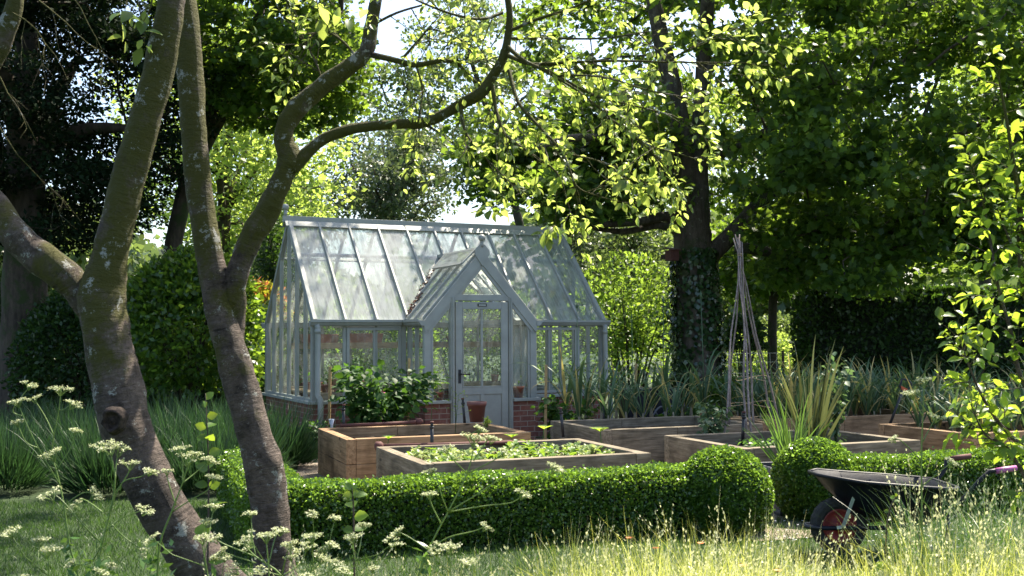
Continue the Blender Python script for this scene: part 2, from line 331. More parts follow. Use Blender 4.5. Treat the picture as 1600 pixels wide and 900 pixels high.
# ------------------------------------------------------------------ greenhouse (local: x along the front, y into the depth)
W_, A_, E_, Rg, S_, PP, PW, PC = 4.626, 2.832, 1.739, 3.245, .631, .70, 1.708, 2.228
SL = (Rg-E_)/(A_/2); PSL = .9705/(PW/2); YV = .9705/SL     # slopes; depth at which the porch ridge meets the roof
G = empty('greenhouse', GO, GA, 'grey painted timber greenhouse with steep glass roof and small gabled porch on brick base', 'greenhouse')
P = M['paint']; X0p, X1p = PC-PW/2, PC+PW/2
# brick base with the doorway left open
DX0, DX1 = PC-.475, PC+.475
b = MB(); th = .11; bt = S_-.045
for q in ((.01, X0p+th, .01, .01+th), (X1p-th, W_-.01, .01, .01+th), (.01, .01+th, .122, A_-.01), (W_-.01-th, W_-.01, .122, A_-.01), (.122, W_-.122, A_-.01-th, A_-.01)):
    b = MB(); b.box(*q, 0, bt); b.build('brick_wall', M['brick'], G)
for q in ((X0p+.01, X0p+th, -PP+.012, .009), (X1p-th, X1p-.01, -PP+.012, .009), (X0p+.009, DX0, -PP+.01, -PP+.01+th), (DX1, X1p-.009, -PP+.01, -PP+.01+th)):
    b = MB(); b.box(*q, 0, bt); b.build('porch_brick_wall', M['brick'], G)
def sill(name, segs):
    for x0, x1, y0, y1 in segs: b = MB(); b.box(x0, x1, y0, y1, bt+.002, S_); b.build(name, P, G, .006)
sill('sill', [(-.05, X0p-.02, -.05, .12), (X1p+.02, W_+.05, -.05, .12), (-.05, .12, .121, A_+.05), (W_-.12, W_+.05, .121, A_+.05), (.121, W_-.121, A_-.12, A_+.05)])
sill('sill', [(X0p-.05, DX0-.003, -PP-.05, -PP+.12), (DX1+.003, X1p+.05, -PP-.05, -PP+.12), (X0p-.05, X0p+.12, -PP+.121, -.05), (X1p-.12, X1p+.05, -PP+.121, -.05)])
bar = .038
bays = [i*W_/10 for i in range(11)]
# wall frame
b = MB(); top = E_-.02
def post(x, y, w=.07, z0=S_, z1=top, n=(0, 1, 0)): b.beam((x, y, z0), (x, y, z1), w, w, n, 0, .006)
post(.035, .035, .085); post(W_-.035, .035, .085); post(.035, A_-.035, .085); post(W_-.035, A_-.035, .085)
post(X0p-.045, .035, .07); post(X1p+.045, .035, .07)
for x in (bays[1], bays[2], bays[8], bays[9]):
    post(x, .035, .045 if x in (bays[1], bays[9]) else .03)
for x in bays[1:-1]: post(x, A_-.035, .04)
b.beam((0, .035, E_-.03), (X0p, .035, E_-.03), .07, .08); b.beam((X1p, .035, E_-.03), (W_, .035, E_-.03), .07, .08); b.beam((0, A_-.035, E_-.03), (W_, A_-.035, E_-.03), .07, .08)
b.build('wall_frame', P, G)
def roofz(y): return E_+SL*min(y, A_-y)
for xg, s in ((.03, -1), (W_-.03, 1)):
    b = MB(); gl = MB()
    for k in range(1, 6):
        y = A_*k/6; b.beam((xg, y, S_), (xg, y, roofz(y)-.03), .04, .055, (s, 0, 0), 0, .006)
    b.beam((xg, 0, E_-.01), (xg, A_/2, Rg-.01), .075, .07, (s, 0, 0), .003); b.beam((xg, A_, E_-.01), (xg, A_/2, Rg-.01), .075, .07, (s, 0, 0), .003)
    b.box(xg-.03, xg+.03, 0.08, A_-.08, S_+.001, S_+.035)
    o = b.build('gable_frame', P, G)
    gl.poly([(xg, .05, S_+.01), (xg, A_-.05, S_+.01), (xg, A_-.05, E_), (xg, A_/2, Rg-.06), (xg, .05, E_)]); gl.build('gable_glass', M['wall_glass'], G)
# roof
nf = Vector((0, -SL, 1)).normalized(); nb = Vector((0, SL, 1)).normalized()
b = MB(); gl = MB()
def valley(x): return max(0, YV*(1-abs(x-PC)/(PW/2)))
YR = A_/2-.03
for i, x in enumerate(bays):
    xx = min(max(x, .025), W_-.025); y0 = valley(x)
    wd = .06 if i in (0, 10) else .036
    b.beam((xx, y0-.02 if y0 == 0 else y0, E_+SL*y0+(-.01 if y0 == 0 else 0)), (xx, YR, E_+SL*YR), wd, .06, nf, .012, .006)
    b.beam((xx, A_, E_), (xx, A_-YR, E_+SL*YR), wd, .06, nb, .012, .006)
b.beam((0, A_/2-.45, roofz(A_/2-.45)-.05), (W_, A_/2-.45, roofz(A_/2-.45)-.05), .03, .05, nf); b.beam((0, A_/2+.45, roofz(A_/2-.45)-.05), (W_, A_/2+.45, roofz(A_/2-.45)-.05), .03, .05, nb)
for k in (bays[3], bays[7]): b.beam((k, .05, E_+.0), (k, A_-.05, E_+.0), .04, .06)     # tie beams
for s in (-1, 1):
    b.beam((PC+s*PW/2, 0, E_+.005), (PC, YV, E_+.9705+.005), .055, .035, (0, -1, 1), .0)
b.build('roof_frame', P, G)
gr = MB()
for i in range(10):
    x0, x1 = bays[i], bays[i+1]; low = [(x0, valley(x0))]
    for xc in sorted((X0p, PC, X1p)):
        if x0 < xc < x1: low.append((xc, valley(xc)))
    low.append((x1, valley(x1)))
    gl.poly([(x, y, E_+SL*y) for x, y in low]+[(x1, YR, E_+SL*YR), (x0, YR, E_+SL*YR)])
    gr.poly([(x0, A_, E_), (x1, A_, E_), (x1, A_-YR, E_+SL*YR), (x0, A_-YR, E_+SL*YR)])
gl.build('roof_glass', M['roof_glass'], G); gr.build('roof_glass', M['rear_roof_glass'], G)
# ridge cap
b = MB(); b.beam((-.07, A_/2, Rg+.03), (W_+.07, A_/2, Rg+.03), .05, .10, (0, 0, 1))
for s in (-1, 1): b.poly([(-.05, A_/2+s*.028, Rg+.0), (W_+.05, A_/2+s*.028, Rg+.0), (W_+.05, A_/2+s*.11, Rg-.085), (-.05, A_/2+s*.11, Rg-.085)], .014, (0, s*SL, 1))
b.build('ridge_cap', P, G, .004)
def finial(x, y, z, s=1.0):
    b = MB(); b.lathe([(0, 0), (.028*s, 0), (.028*s, .05*s), (.02*s, .06*s), (.032*s, .075*s), (.02*s, .085*s)], 14, (x, y, z))
    n = 9; b.lathe([(max(.001, .052*s*math.sin(math.pi*k/n)), .13*s-.052*s*math.cos(math.pi*k/n)) for k in range(n+1)], 18, (x, y, z)); b.build('finial', P, G)
finial(-.03, A_/2, Rg+.08); finial(W_+.03, A_/2, Rg+.08); finial(PC, -PP-.02, E_+.9705+.05, 1.0)
# porch front
b = MB(); yf = -PP+.03; xi0, xi1 = X0p+.045, X1p-.045
for x in (xi0, xi1):
    b.beam((x, yf, S_), (x, yf, E_), .1, .07, (0, -1, 0), 0, .006)
b.beam((X0p+.115, yf, S_), (X0p+.115, yf, E_+PSL*.07), .03, .05, (0, -1, 0)); b.beam((X1p-.115, yf, S_), (X1p-.115, yf, E_+PSL*.07), .03, .05, (0, -1, 0))
for s in (-1, 1):
    x = PC+s*.445; b.beam((x, yf-.012, 0), (x, yf-.012, 2.06), .06, .09, (0, -1, 0), 0, .008)
    b.beam((x+s*.001, yf-.03, 0), (x+s*.001, yf-.03, 2.05), .022, .09, (0, -1, 0), 0, .006)
b.beam((PC-.5, yf-.02, 2.05), (PC+.5, yf-.02, 2.05), .09, .05, (0, -1, 0), 0, .006)
for x in (X0p+.03, X1p-.03):
    s = -1 if x < PC else 1
    b.beam((x, -.04, S_), (x, -.04, E_), .06, .06, (s, 0, 0)); b.beam((x, -.33, S_), (x, -.33, E_), .04, .05, (s, 0, 0)); b.beam((x, -PP+.06, E_-.03), (x, 0, E_-.03), .06, .07)
b.build('porch_frame', P, G)
b = MB(); yb = -PP-.022; bw = .14
for s in (-1, 1):   # barge boards, mitred at the apex
    e0 = (PC+s*(PW/2+.05), E_-.055); a0 = (PC, E_-.055+PSL*(PW/2+.05)+.02)
    dz = bw/math.cos(math.atan(PSL))
    b.poly([(e0[0], yb, e0[1]), (a0[0]+s*.001, yb, a0[1]), (a0[0]+s*.001, yb, a0[1]-dz), (e0[0]-s*(.055+.0), yb, E_-.055-dz+PSL*.055+.02), (e0[0]-s*.04, yb, e0[1]-.04)], .028, (0, 1, 0))
    zz = .045/math.cos(math.atan(PSL)); dz2 = dz+zz
    b.poly([(PC+s*(PW/2-.05), yb+.012, a0[1]-dz+.01-PSL*(PW/2-.05)), (PC+s*.001, yb+.012, a0[1]-dz+.01), (PC+s*.001, yb+.012, a0[1]-dz2), (PC+s*(PW/2-.05), yb+.012, a0[1]-dz2-PSL*(PW/2-.05))], .03, (0, 1, 0))
b.build('barge_board', P, G, .003)
b = MB(); ah = E_+.9705+.075; b.poly([(PC-.11, yb-.014, ah-.13), (PC, yb-.014, ah-.29), (PC+.11, yb-.014, ah-.13), (PC+.11, yb-.014, ah-.07), (PC+.04, yb-.014, ah+.01), (PC-.04, yb-.014, ah+.01), (PC-.11, yb-.014, ah-.07)], .012, (0, 1, 0))
b.v = [(x, y, z) for x, y, z in b.v]; b.build('apex_plate', P, G)
# porch roof
gl = MB(); b = MB(); zt = E_+.9705
for s in (-1, 1):
    n = Vector((s*PSL, 0, 1)).normalized()
    gl.poly([(PC+s*PW/2, -PP, E_), (PC+s*PW/2, 0, E_), (PC, YV, zt), (PC, -PP, zt)])
    for yy in (-PP+.05, -PP+.38, -.02, .33):
        if yy <= 0: x0, z0 = PC+s*PW/2, E_
        else: f = yy/YV; x0, z0 = PC+s*PW/2*(1-f), E_+.9705*f
        b.beam((x0, yy, z0), (PC+s*.02, yy, zt-PSL*.02), .034, .045, n, .012, .005)
b.box(PC-.03, PC+.03, -PP-.01, YV, zt+.004, zt+.055)
b.build('porch_roof_frame', P, G); gl.build('porch_roof_glass', M['roof_glass'], G)
# opening roof vent on the porch's left slope
v = MB(); n = Vector((-PSL, 0, 1)).normalized()
def pl(d, y, o): x = PC-.03-d*math.cos(math.atan(PSL)); return Vector((x, y, zt-.005-d*math.sin(math.atan(PSL))))+n*o
v.beam(pl(.0, -PP+.03, .05), pl(.0, .55, .05), .04, .02, n); v.beam(pl(.3, -PP+.03, .075), pl(.3, .42, .075), .05, .03, n)
v.beam(pl(0, -PP+.03, .05), pl(.3, -PP+.03, .075), .04, .02, n); v.beam(pl(0, .5, .05), pl(.3, .40, .075), .04, .02, n)
vo = v.build('roof_vent', P, G); g2 = MB(); g2.poly([pl(0, -PP+.03, .056), pl(0, .52, .056), pl(.3, .4, .082), pl(.3, -PP+.03, .082)]); g2.build('pane', M['roof_glass'], vo)
# leaf litter caught in the valley
lp = []; 
for k in range(150):
    f = random.random()*.75; y = YV*f; x = X0p+PW/2*f; lp.append((x+random.uniform(-.03, .03), y+random.uniform(-.05, .02), E_+SL*y+.035+random.uniform(0, .02)))
M['litter'] = leafmat('dry_leaf', (.05, .02, .012), (.14, .06, .03), (.1, .04, .02), .2)
o = cloud('leaf_litter', M['litter'], np.array(lp), rnd(150), rnd(150), .045, T_KITE, G); o['kind'] = 'stuff'
# wall glass and porch glass
gl = MB(); gl.poly([(.05, .03, S_), (bays[1]-.0, .03, S_), (bays[1]-.0, .03, E_-.05), (.05, .03, E_-.05)]); gl.build('wall_glass', M['wall_glass'], G); gl = MB(); gl.poly([(bays[9], .03, S_), (W_-.05, .03, S_), (W_-.05, .03, E_-.05), (bays[9], .03, E_-.05)]); gl.build('wall_glass', M['wall_glass'], G); gl = MB()
gl.poly([(.05, A_-.03, S_), (W_-.05, A_-.03, S_), (W_-.05, A_-.03, E_-.05), (.05, A_-.03, E_-.05)]); gl.build('wall_glass', M['wall_glass'], G)
for s in (-1, 1):
    gl = MB(); xa, xb = PC+s*(PW/2-.06), PC+s*.46; za, zb = E_-.0, E_+PSL*(PW/2-.46)-.16
    gl.poly([(xa, yf, S_), (xb, yf, S_), (xb, yf, min(2.02, zb)), (xa, yf, za-.08)]); gl.build('porch_glass', M['wall_glass'], G); gl = MB()
    x = PC+s*(PW/2-.03); gl.poly([(x, -PP+.06, S_), (x, -.02, S_), (x, -.02, E_-.04), (x, -PP+.06, E_-.04)]); gl.build('porch_glass', M['wall_glass'], G)
gl = MB(); gl.poly([(PC-.44, yf, 2.09), (PC+.44, yf, 2.09), (PC, yf, 2.09+.44*PSL)])
gl.build('porch_glass', M['wall_glass'], G)
# side windows (opening casements)
def casement(x0, x1, z0, z1, y=.012):
    b = MB(); f = .04
    b.box(x0, x0+f, y-.02, y+.02, z0, z1); b.box(x1-f, x1, y-.02, y+.02, z0, z1); b.box(x0+f, x1-f, y-.02, y+.02, z0, z0+f); b.box(x0+f, x1-f, y-.02, y+.02, z1-f, z1)
    xm = (x0+x1)/2; b.box(xm-.014, xm+.014, y-.018, y+.018, z0+f, z1-f)
    o = b.build('window', P, G, .003); g = MB(); g.poly([(x0+f, y, z0+f), (x1-f, y, z0+f), (x1-f, y, z1-f), (x0+f, y, z1-f)]); g.build('pane', M['wall_glass'], o)
casement(bays[1]+.025, X0p-.085, S_+.02, E_-.10); casement(X1p+.085, bays[9]-.025, S_+.02, E_-.10)
# door
dw = .40; b = MB(); yd = yf-.03; zt0 = 1.99
def db(x0, x1, z0, z1, y0=yd-.02, y1=yd+.02): b.box(PC+x0, PC+x1, y0, y1, z0, z1)
db(-dw, -dw+.1, .03, zt0); db(dw-.1, dw, .03, zt0); db(-dw+.1, dw-.1, zt0-.09, zt0); db(-dw+.1, dw-.1, .70, .80); db(-dw+.1, dw-.1, .03, .2)
db(-.015, .015, .8, zt0-.09, yd-.015, yd+.015); db(-.03, .03, .2, .70); db(-dw+.1, -.03, .2, .70, yd-.004, yd+.01); db(.03, dw-.1, .2, .70, yd-.004, yd+.01)
db(-dw+.1, -dw+.112, .8, zt0-.09, yd-.026, yd-.01); db(dw-.112, dw-.1, .8, zt0-.09, yd-.026, yd-.01); db(-dw+.1, dw-.1, .8, .815, yd-.026, yd-.01); db(-dw+.112, dw-.112, zt0-.102, zt0-.09, yd-.026, yd-.01)
D = b.build('door', P, G, .004)
g = MB(); g.poly([(PC-dw+.1, yd, .8), (PC+dw-.1, yd, .8), (PC+dw-.1, yd, zt0-.09), (PC-dw+.1, yd, zt0-.09)]); g.build('pane', M['wall_glass'], D)
h = MB(); hx = PC-dw+.055; h.box(hx-.02, hx+.02, yd-.03, yd-.0195, .86, 1.05); h.tube([(hx, yd-.03, .99), (hx, yd-.075, .99), (hx+.02, yd-.08, .99), (hx+.13, yd-.075, .985)], .011, 8); h.build('handle', M['black'], D)
h = MB(); h.box(PC-.07, PC+.07, yd-.028, yd-.0195, zt0-.065, zt0-.022); npl = h.build('name_plate', M['black'], D, .002)
h = MB()
for k in range(8):
    x = PC-.052+k*.0135; h.box(x, x+.008, yd-.030, yd-.0285, zt0-.055, zt0-.034)
h.build('lettering', M['galv'], D)
# gutters: ogee profile swept along the eaves
def gutter(p0, p1, out):
    p0 = Vector(p0); p1 = Vector(p1); o = Vector(out).normalized(); up = Vector((0, 0, 1))
    sec = [(0, -.05), (.045, -.05), (.07, -.03), (.085, .0), (.105, .005), (.105, .04), (.095, .04), (.09, .02), (.0, .02)]
    b = MB(); k = len(sec); vs = [p+o*x+up*z for p in (p0, p1) for x, z in sec]
    b.add(vs, [(i, (i+1) % k, k+(i+1) % k, k+i) for i in range(k)]+[tuple(range(k-1, -1, -1)), tuple(range(k, 2*k))]); b.build('gutter', P, G, 0, True)
gutter((-.05, -.002, E_-.03), (X0p-.10, -.002, E_-.03), (0, -1, 0)); gutter((X1p+.10, -.002, E_-.03), (W_+.05, -.002, E_-.03), (0, -1, 0))
gutter((X0p-.002, -PP-.03, E_-.03), (X0p-.002, -.01, E_-.03), (-1, 0, 0)); gutter((X1p+.002, -PP-.03, E_-.03), (X1p+.002, -.01, E_-.03), (1, 0, 0))
gutter((-.05, A_+.002, E_-.03), (W_+.05, A_+.002, E_-.03), (0, 1, 0))
def downpipe(pts, r):
    b = MB(); b.tube(pts, r, 14); p = Vector(pts[1]); b.tube([p+Vector((0, 0, -.02)), p+Vector((0, 0, -.08))], r*1.14, 14); b.build('downpipe', P, G)
downpipe([(-.02+.06, -.06, E_-.06), (.06, -.06, E_-.1), (.06, -.06, S_+.09), (.09, -.10, S_+.02), (.09, -.10, .02)], .04)
downpipe([(W_-.03, -.06, E_-.06), (W_-.03, -.06, E_-.12), (W_-.01, -.045, S_+.1), (W_+.05, -.07, S_-.05), (W_+.05, -.07, .02)], .038)
h = MB(); 
for k, f in enumerate((.0,)): h.beam((X0p-.03, -.30, S_+.25), (X0p-.03, -.30, E_-.25), .01, .02)
h.build('window_stay', M['galv'], G)
# ---- things inside the greenhouse
def pot(name, loc, r, hgt, mat, label, cat='plant pot', group=None, plant=None, n=22):
    o = empty(name, loc, random.random()*6, label, cat, group); b = MB()
    b.lathe([(0, 0), (r*.7, 0), (r*.93, hgt*.80), (r, hgt*.80), (r*1.04, hgt), (r*.96, hgt*1.005), (r*.88, hgt*.84), (0, hgt*.84)], n); b.build('pot', mat, o)
    b = MB(); b.lathe([(0, hgt*.86), (r*.90, hgt*.855)], n); b.build('compost', M['soil'], o)
    if plant:
        m = plant[1]; q = unit(rnd(m)); q[:, 2] = abs(q[:, 2])*1.4; Pp = q*plant[2]*RNG.uniform(.2, 1, (m, 1)); Pp[:, 2] += hgt
        cloud('foliage', plant[0], Pp, q+rnd(m)*.5, rnd(m)+[0, 0, 2], RNG.uniform(.6, 1.2, m)*plant[3], T_LEAF, o)
    return o
M['potleaf'] = leafmat('pot_leaf', (.035, .09, .02), (.07, .15, .03), (.2, .4, .05), .45)
def bench(name, x0, x1, y0, y1, z, label, legs=True):
    o = empty(name, gw((x0+x1)/2, (y0+y1)/2), GA, label, 'shelf' if not legs else 'staging'); hx, hy = (x1-x0)/2, (y1-y0)/2
    b = MB(); k = max(2, int((y1-y0)/.09))
    for i in range(k): y = -hy+(i+.5)*2*hy/k; b.box(-hx, hx, y-hy/k*.8, y+hy/k*.8, z-.025, z)
    b.build('slatted_top', M['shelf_wood'], o)
    for q in (-hy+.01, hy-.04): b = MB(); b.box(-hx+.02, hx-.02, q, q+.03, z-.095, z-.026); b.build('rail', M['shelf_wood'], o)
    if legs:
        for sx in (-1, 0, 1):
            for sy in (-1, 1): b = MB(); b.box(sx*(hx-.06)-.022, sx*(hx-.06)+.022, sy*(hy-.065)-.022, sy*(hy-.065)+.022, 0, z-.096); b.build('leg', M['shelf_wood'], o)
    else:
        for sx in (-.9, -.3, .3, .9): b = MB(); b.beam((sx*hx, hy-.01, z-.03), (sx*hx, hy-.01, E_-.0), .02, .02); b.build('bracket', M['paint'], o)
bench('staging_bench', .2, 4.4, 2.10, 2.66, .74, 'slatted wooden staging along the back of the greenhouse')
bench('side_staging', .15, .62, .35, 2.0, .72, 'slatted wooden staging along the left gable of the greenhouse')
bench('pot_shelf', .3, 4.3, 2.45, 2.66, 1.42, 'narrow wooden shelf high across the back of the greenhouse', False)
def trough(loc, rz, L, w, h, label, mat):
    o = empty('planting_trough', loc, rz, label, 'trough'); b = MB()
    b.add([(-L*.46, -w*.4, 0), (L*.46, -w*.4, 0), (L*.46, w*.4, 0), (-L*.46, w*.4, 0), (-L/2, -w/2, h), (L/2, -w/2, h), (L/2, w/2, h), (-L/2, w/2, h), (-L*.46, -w*.42, h), (L*.46, -w*.42, h), (L*.46, w*.42, h), (-L*.46, w*.42, h), (-L*.46, -w*.42, h*.8), (L*.46, -w*.42, h*.8), (L*.46, w*.42, h*.8), (-L*.46, w*.42, h*.8)],
          [(0, 3, 2, 1), (0, 1, 5, 4), (1, 2, 6, 5), (2, 3, 7, 6), (3, 0, 4, 7), (4, 5, 9, 8), (5, 6, 10, 9), (6, 7, 11, 10), (7, 4, 8, 11), (8, 9, 13, 12), (9, 10, 14, 13), (10, 11, 15, 14), (11, 8, 12, 15)])
    b.build('trough_wall', mat, o); b = MB(); b.poly([(-L*.459, -w*.419, h*.85), (L*.459, -w*.419, h*.85), (L*.459, w*.419, h*.85), (-L*.459, w*.419, h*.85)]); b.build('compost', M['soil'], o)
    return o
trough(gw(1.55, 2.55, 1.42), GA, .62, .18, .15, 'long terracotta trough on the high shelf seen through the door', M['terra'])
trough(gw(.75, 2.55, 1.42), GA, .5, .17, .14, 'terracotta trough on the high shelf behind the left window', M['terra'])
trough(gw(.62, .45, S_+.1), GA, .34, .2, .17, 'brown trough low behind the leftmost front pane of the greenhouse', M['terra'])
pot('terracotta_pot', gw(X0p+.24, -PP+.09, S_), .075, .11, M['terra'], 'small terracotta pot with a seedling on the porch sill left of the door', plant=(M['potleaf'], 14, .1, .05))
pot('terracotta_pot', gw(X1p-.24, -PP+.1, S_), .085, .16, M['terra'], 'terracotta pot behind the glass right of the door', plant=(M['potleaf'], 12, .12, .06))
pot('clay_vase', gw(2.1, 2.2, .74), .085, .24, M['sleeper_grey'], 'tall brown clay pot on the staging seen through the right half of the door', 'pot')
pot('seedling_pot', gw(1.35, 2.3, .74), .09, .13, M['terra'], 'pot of bright green seedling on the staging seen through the left half of the door', plant=(M['potleaf'], 45, .24, .1))
k = 0
for x, y, z in ((.5, 2.55, .74), (.95, 2.4, .74), (2.7, 2.4, .74), (3.2, 2.5, .74), (3.8, 2.3, .74), (.35, .6, .72), (.4, 1.1, .72), (.35, 1.6, .72), (1.05, 2.57, 1.42), (2.5, 2.57, 1.42), (3.1, 2.57, 1.42)):
    k += 1
    pot('terracotta_pot', gw(x, y, z), random.uniform(.06, .09), random.uniform(.1, .14), M['terra'], 'small clay pot with a green seedling on the wooden staging inside the greenhouse', group='seedling pots inside the greenhouse', plant=(M['potleaf'], 22, random.uniform(.1, .22), .07), n=14)
# ------------------------------------------------------------------ raised beds
def raised_bed(F, L, D, h, mat, label, courses=1, seam=.5, soilz=None):
    o = empty('raised_bed', (F.x, F.y, 0), BA, label, 'raised bed'); T = .1
    ch = h/courses
    def board(name, x, y, rz, length, z0, z1, m):
        r = empty  # noqa
        b = MB(); b.box(0, length, 0, T, z0, z1); q = b.build(name, m, o, .006); q.location = (x, y, 0); q.rotation_euler = (0, 0, rz); return q
    for c in range(courses):
        z0, z1 = c*ch+(.002 if c else 0), (c+1)*ch
        s = L*(seam if c % 2 == 0 else 1-seam*.6)
        board('board', T+.002, 0, 0, s-T-.004, z0, z1, mat); board('board', s+.002, 0, 0, L-s-.004, z0, z1, mat)     # front
        board('board', T, 0, math.pi/2, D-.002, z0, z1-.003, mat)                                         # left side with end grain at the front
        board('board', .0, D, 0, L*.45, z0, z1-.001, mat); board('board', L*.45+.004, D, 0, L*.55-.006, z0, z1-.001, mat)       # back
        board('board', L, T+.002, math.pi/2, D-T-.004, z0, z1-.002, mat)
    b = MB(); nx, ny = 26, 18; x0, x1, y0, y1 = T-.01, L-T+.01, T-.01, D+.01; z = soilz or h-.11
    b.add([(x0+(x1-x0)*i/nx, y0+(y1-y0)*j/ny, z+random.uniform(-.014, .014)) for j in range(ny+1) for i in range(nx+1)], [(j*(nx+1)+i, j*(nx+1)+i+1, (j+1)*(nx+1)+i+1, (j+1)*(nx+1)+i) for j in range(ny) for i in range(nx)], True)
    q = b.build('soil', M['soil'], o); return o
H = .5
FA, FB, FC, FD, FE, FF = (at(541, 686.6, H), at(659, 725, H), at(942.7, 672, H), at(1163, 701, H), at(1518, 678, H), at(1192, 656, H))
def bp(F, x, y, z=.4): p = F+bx*x+by*y; return Vector((p.x, p.y, z))
raised_bed(FA, 1.96, 1.36, H, M['sleeper_warm'], 'raised bed of warm new timber nearest the porch with a brown flowerpot on it', 2, .55)
raised_bed(FB, 2.04, 1.40, H, M['sleeper_grey'], 'front raised bed of weathered sleepers full of pale salad seedlings', 1, .93)
raised_bed(FC, 2.0, 1.36, H, M['sleeper_grey'], 'raised bed of sleepers growing leeks right of the greenhouse door', 1, .45)
raised_bed(FD, 1.95, 1.36, H, M['sleeper_grey'], 'raised bed of grey sleepers holding the cane wigwam', 1, .2)
raised_bed(FE, 1.9, 1.30, H, M['sleeper_warm'], 'raised bed at the right end behind the long box hedge and wheelbarrow', 1, .5)
raised_bed(FF, 2.6, 1.36, H, M['sleeper_warm'], 'long raised bed behind the wigwam bed packed with leeks under the dark hedge', 1, .45)
# standpipes
def standpipe_mesh(h, root):
    b = MB(); b.tube([(0, 0, 0), (0, 0, h*.83)], .017, 10); b.tube([(0, 0, h*.80), (0, 0, h*.86)], .023, 10); b.tube([(0, 0, h*.86), (0, 0, h*.95)], .014, 10); b.build('pipe', M['black'], root)
    b = MB(); b.tube([(0, 0, h*.95), (0, 0, h)], .019, 10); b.build('cap', M['orange' if False else 'box'], root)
for px, pb, pt, lab, tilt in ((537, 681, 632, 'black irrigation standpipe at the left front corner of the warm timber bed', 0), (675, 712, 659, 'black irrigation standpipe in the salad bed near its front left corner', 0), (727, 672, 622, 'black irrigation standpipe leaning behind the brown flowerpot', .08),
        (880, 683, 637, 'black irrigation standpipe leaning at the right end of the salad bed', .08), (944, 668, 625, 'black irrigation standpipe at the near corner of the leek bed', 0), (1160, 696, 643, 'black irrigation standpipe beside the front canes of the wigwam', -.06),
        (1068, 651, 618, 'black irrigation standpipe at the back right of the leek bed', 0), (1517, 676, 637, 'black irrigation standpipe at the near corner of the rightmost bed', 0)):
    p = at(px, pb, .39); h = (pb-pt)/CF*p.y; o = empty('standpipe', p, 0, lab, 'irrigation pipe', 'irrigation standpipes in the raised beds'); standpipe_mesh(h, o); o.rotation_euler = (0, -tilt, 0)
# bars lying across the beds
for a, b_, zz, lab in ((at(532, 665, H+.02), at(655, 659, H+.02), 0, 'dark rod with a knob lying across the back of the warm timber bed'), (at(592, 697, H+.0), at(800, 691, H+.0), 0, 'dark rod with a rounded end lying along the back of the salad bed')):
    o = empty('hose_rod', a, 0, lab, 'rod'); d = b_-a; e = MB(); e.tube([(0, 0, 0), d*.5+Vector((0, 0, -.004)), d], .02, 10); e.build('rod', M['box'], o)
    e = MB(); k = d if zz == 0 and 'knob' in lab else Vector((0, 0, 0)); dd = d.normalized()
    e.tube([k-dd*.04, k-dd*.03, k+dd*.02, k+dd*.04], [.02, .042, .042, .025], 12); e.build('knob', M['box'], o)
# flowerpot standing on the corner of the bed
pp = at(745, 659, H+.002); o = pot('flowerpot', pp, .115, .235, M['plpot'], 'brown plastic flowerpot standing on the back edge of the timber bed', 'plant pot')
# plastic pot at left with the stake
p = at(518, 672, .41); o = empty('plant_label', p, 0, 'small white fluted plastic cup at the left end of the warm timber bed', 'label'); b = MB(); b.lathe([(.012, 0), (.018, .06), (.035, .13), (.033, .13), (.016, .06), (.010, .01)], 12); b.build('cup', M['white'], o)
# wooden stakes
for px, y0, y1, z, Y, w, lab in ((514, 655, 573, 0, 14.6, .035, 'pale square wooden stake beside the leafy shrub left of the porch'), (851, 655, 570, 0, 14.6, .035, 'pale square wooden stake at the right of the brick porch pier'), (992, 650, 568, 0, 14.6, .03, 'pale wooden stake behind the leeks'), (637, 640, 560, 0, 14.6, .03, 'wooden stake hidden in the middle of the leafy shrub')):
    a = at(px, y1, Y=Y); b = MB(); b.beam((0, 0, 0), (random.uniform(-.02, .02), 0, a.z), w, w*.8, (0, 1, 0), 0, .003); o = b.build('garden_stake', M['stake']); o.location = (a.x, Y, 0); tag(o, lab, 'stake', 'wooden stakes by the greenhouse')
# cane wigwam
wc = at(1176, 672, .4); apex = Vector((wc.x-.13, wc.y-.05, at(1155, 400, Y=wc.y).z))
o = empty('cane_wigwam', wc, 0, 'tall wigwam of hazel canes tied at the top in the middle raised bed', 'plant support')
for i, (pxb, pyb, ext) in enumerate(((1130, 693, .36), (1136, 676, .1), (1166, 690, .22), (1176, 694, .3), (1180, 678, .18), (1208, 672, .28), (1220, 676, .24))):
    base = at(pxb, pyb, .38)-wc; ap = apex-wc+Vector((random.uniform(-.02, .02), random.uniform(-.02, .02), 0)); d = ap-base; pts = []
    for k in range(9):
        f = k/8*(1+ext/d.length*.9); pts.append(base+d*f+Vector((math.sin(k*1.3+i)*.014, math.cos(k*1.7+i*2)*.01, 0)))
    b = MB(); b.tube(pts, [.013-.0008*k for k in range(9)], 7, wob=.12); b.build('cane', M['cane'], o)
b = MB(); aw = apex-wc; b.tube([aw+Vector((.03*math.cos(a), .03*math.sin(a), -.01+.002*k)) for k, a in enumerate([i*.7 for i in range(20)])], .004, 5)
for zz, r_ in ((.32, .24), (.14, .27), (.62, .18)):
    pts = [Vector((.02+r_*math.cos(a)*1.15, r_*math.sin(a), zz-.02+.03*math.sin(a*2))) for a in [i*math.pi/10+.2 for i in range(17)]]; b.tube(pts, .003, 4)
b.build('twine', M['twine'], o)
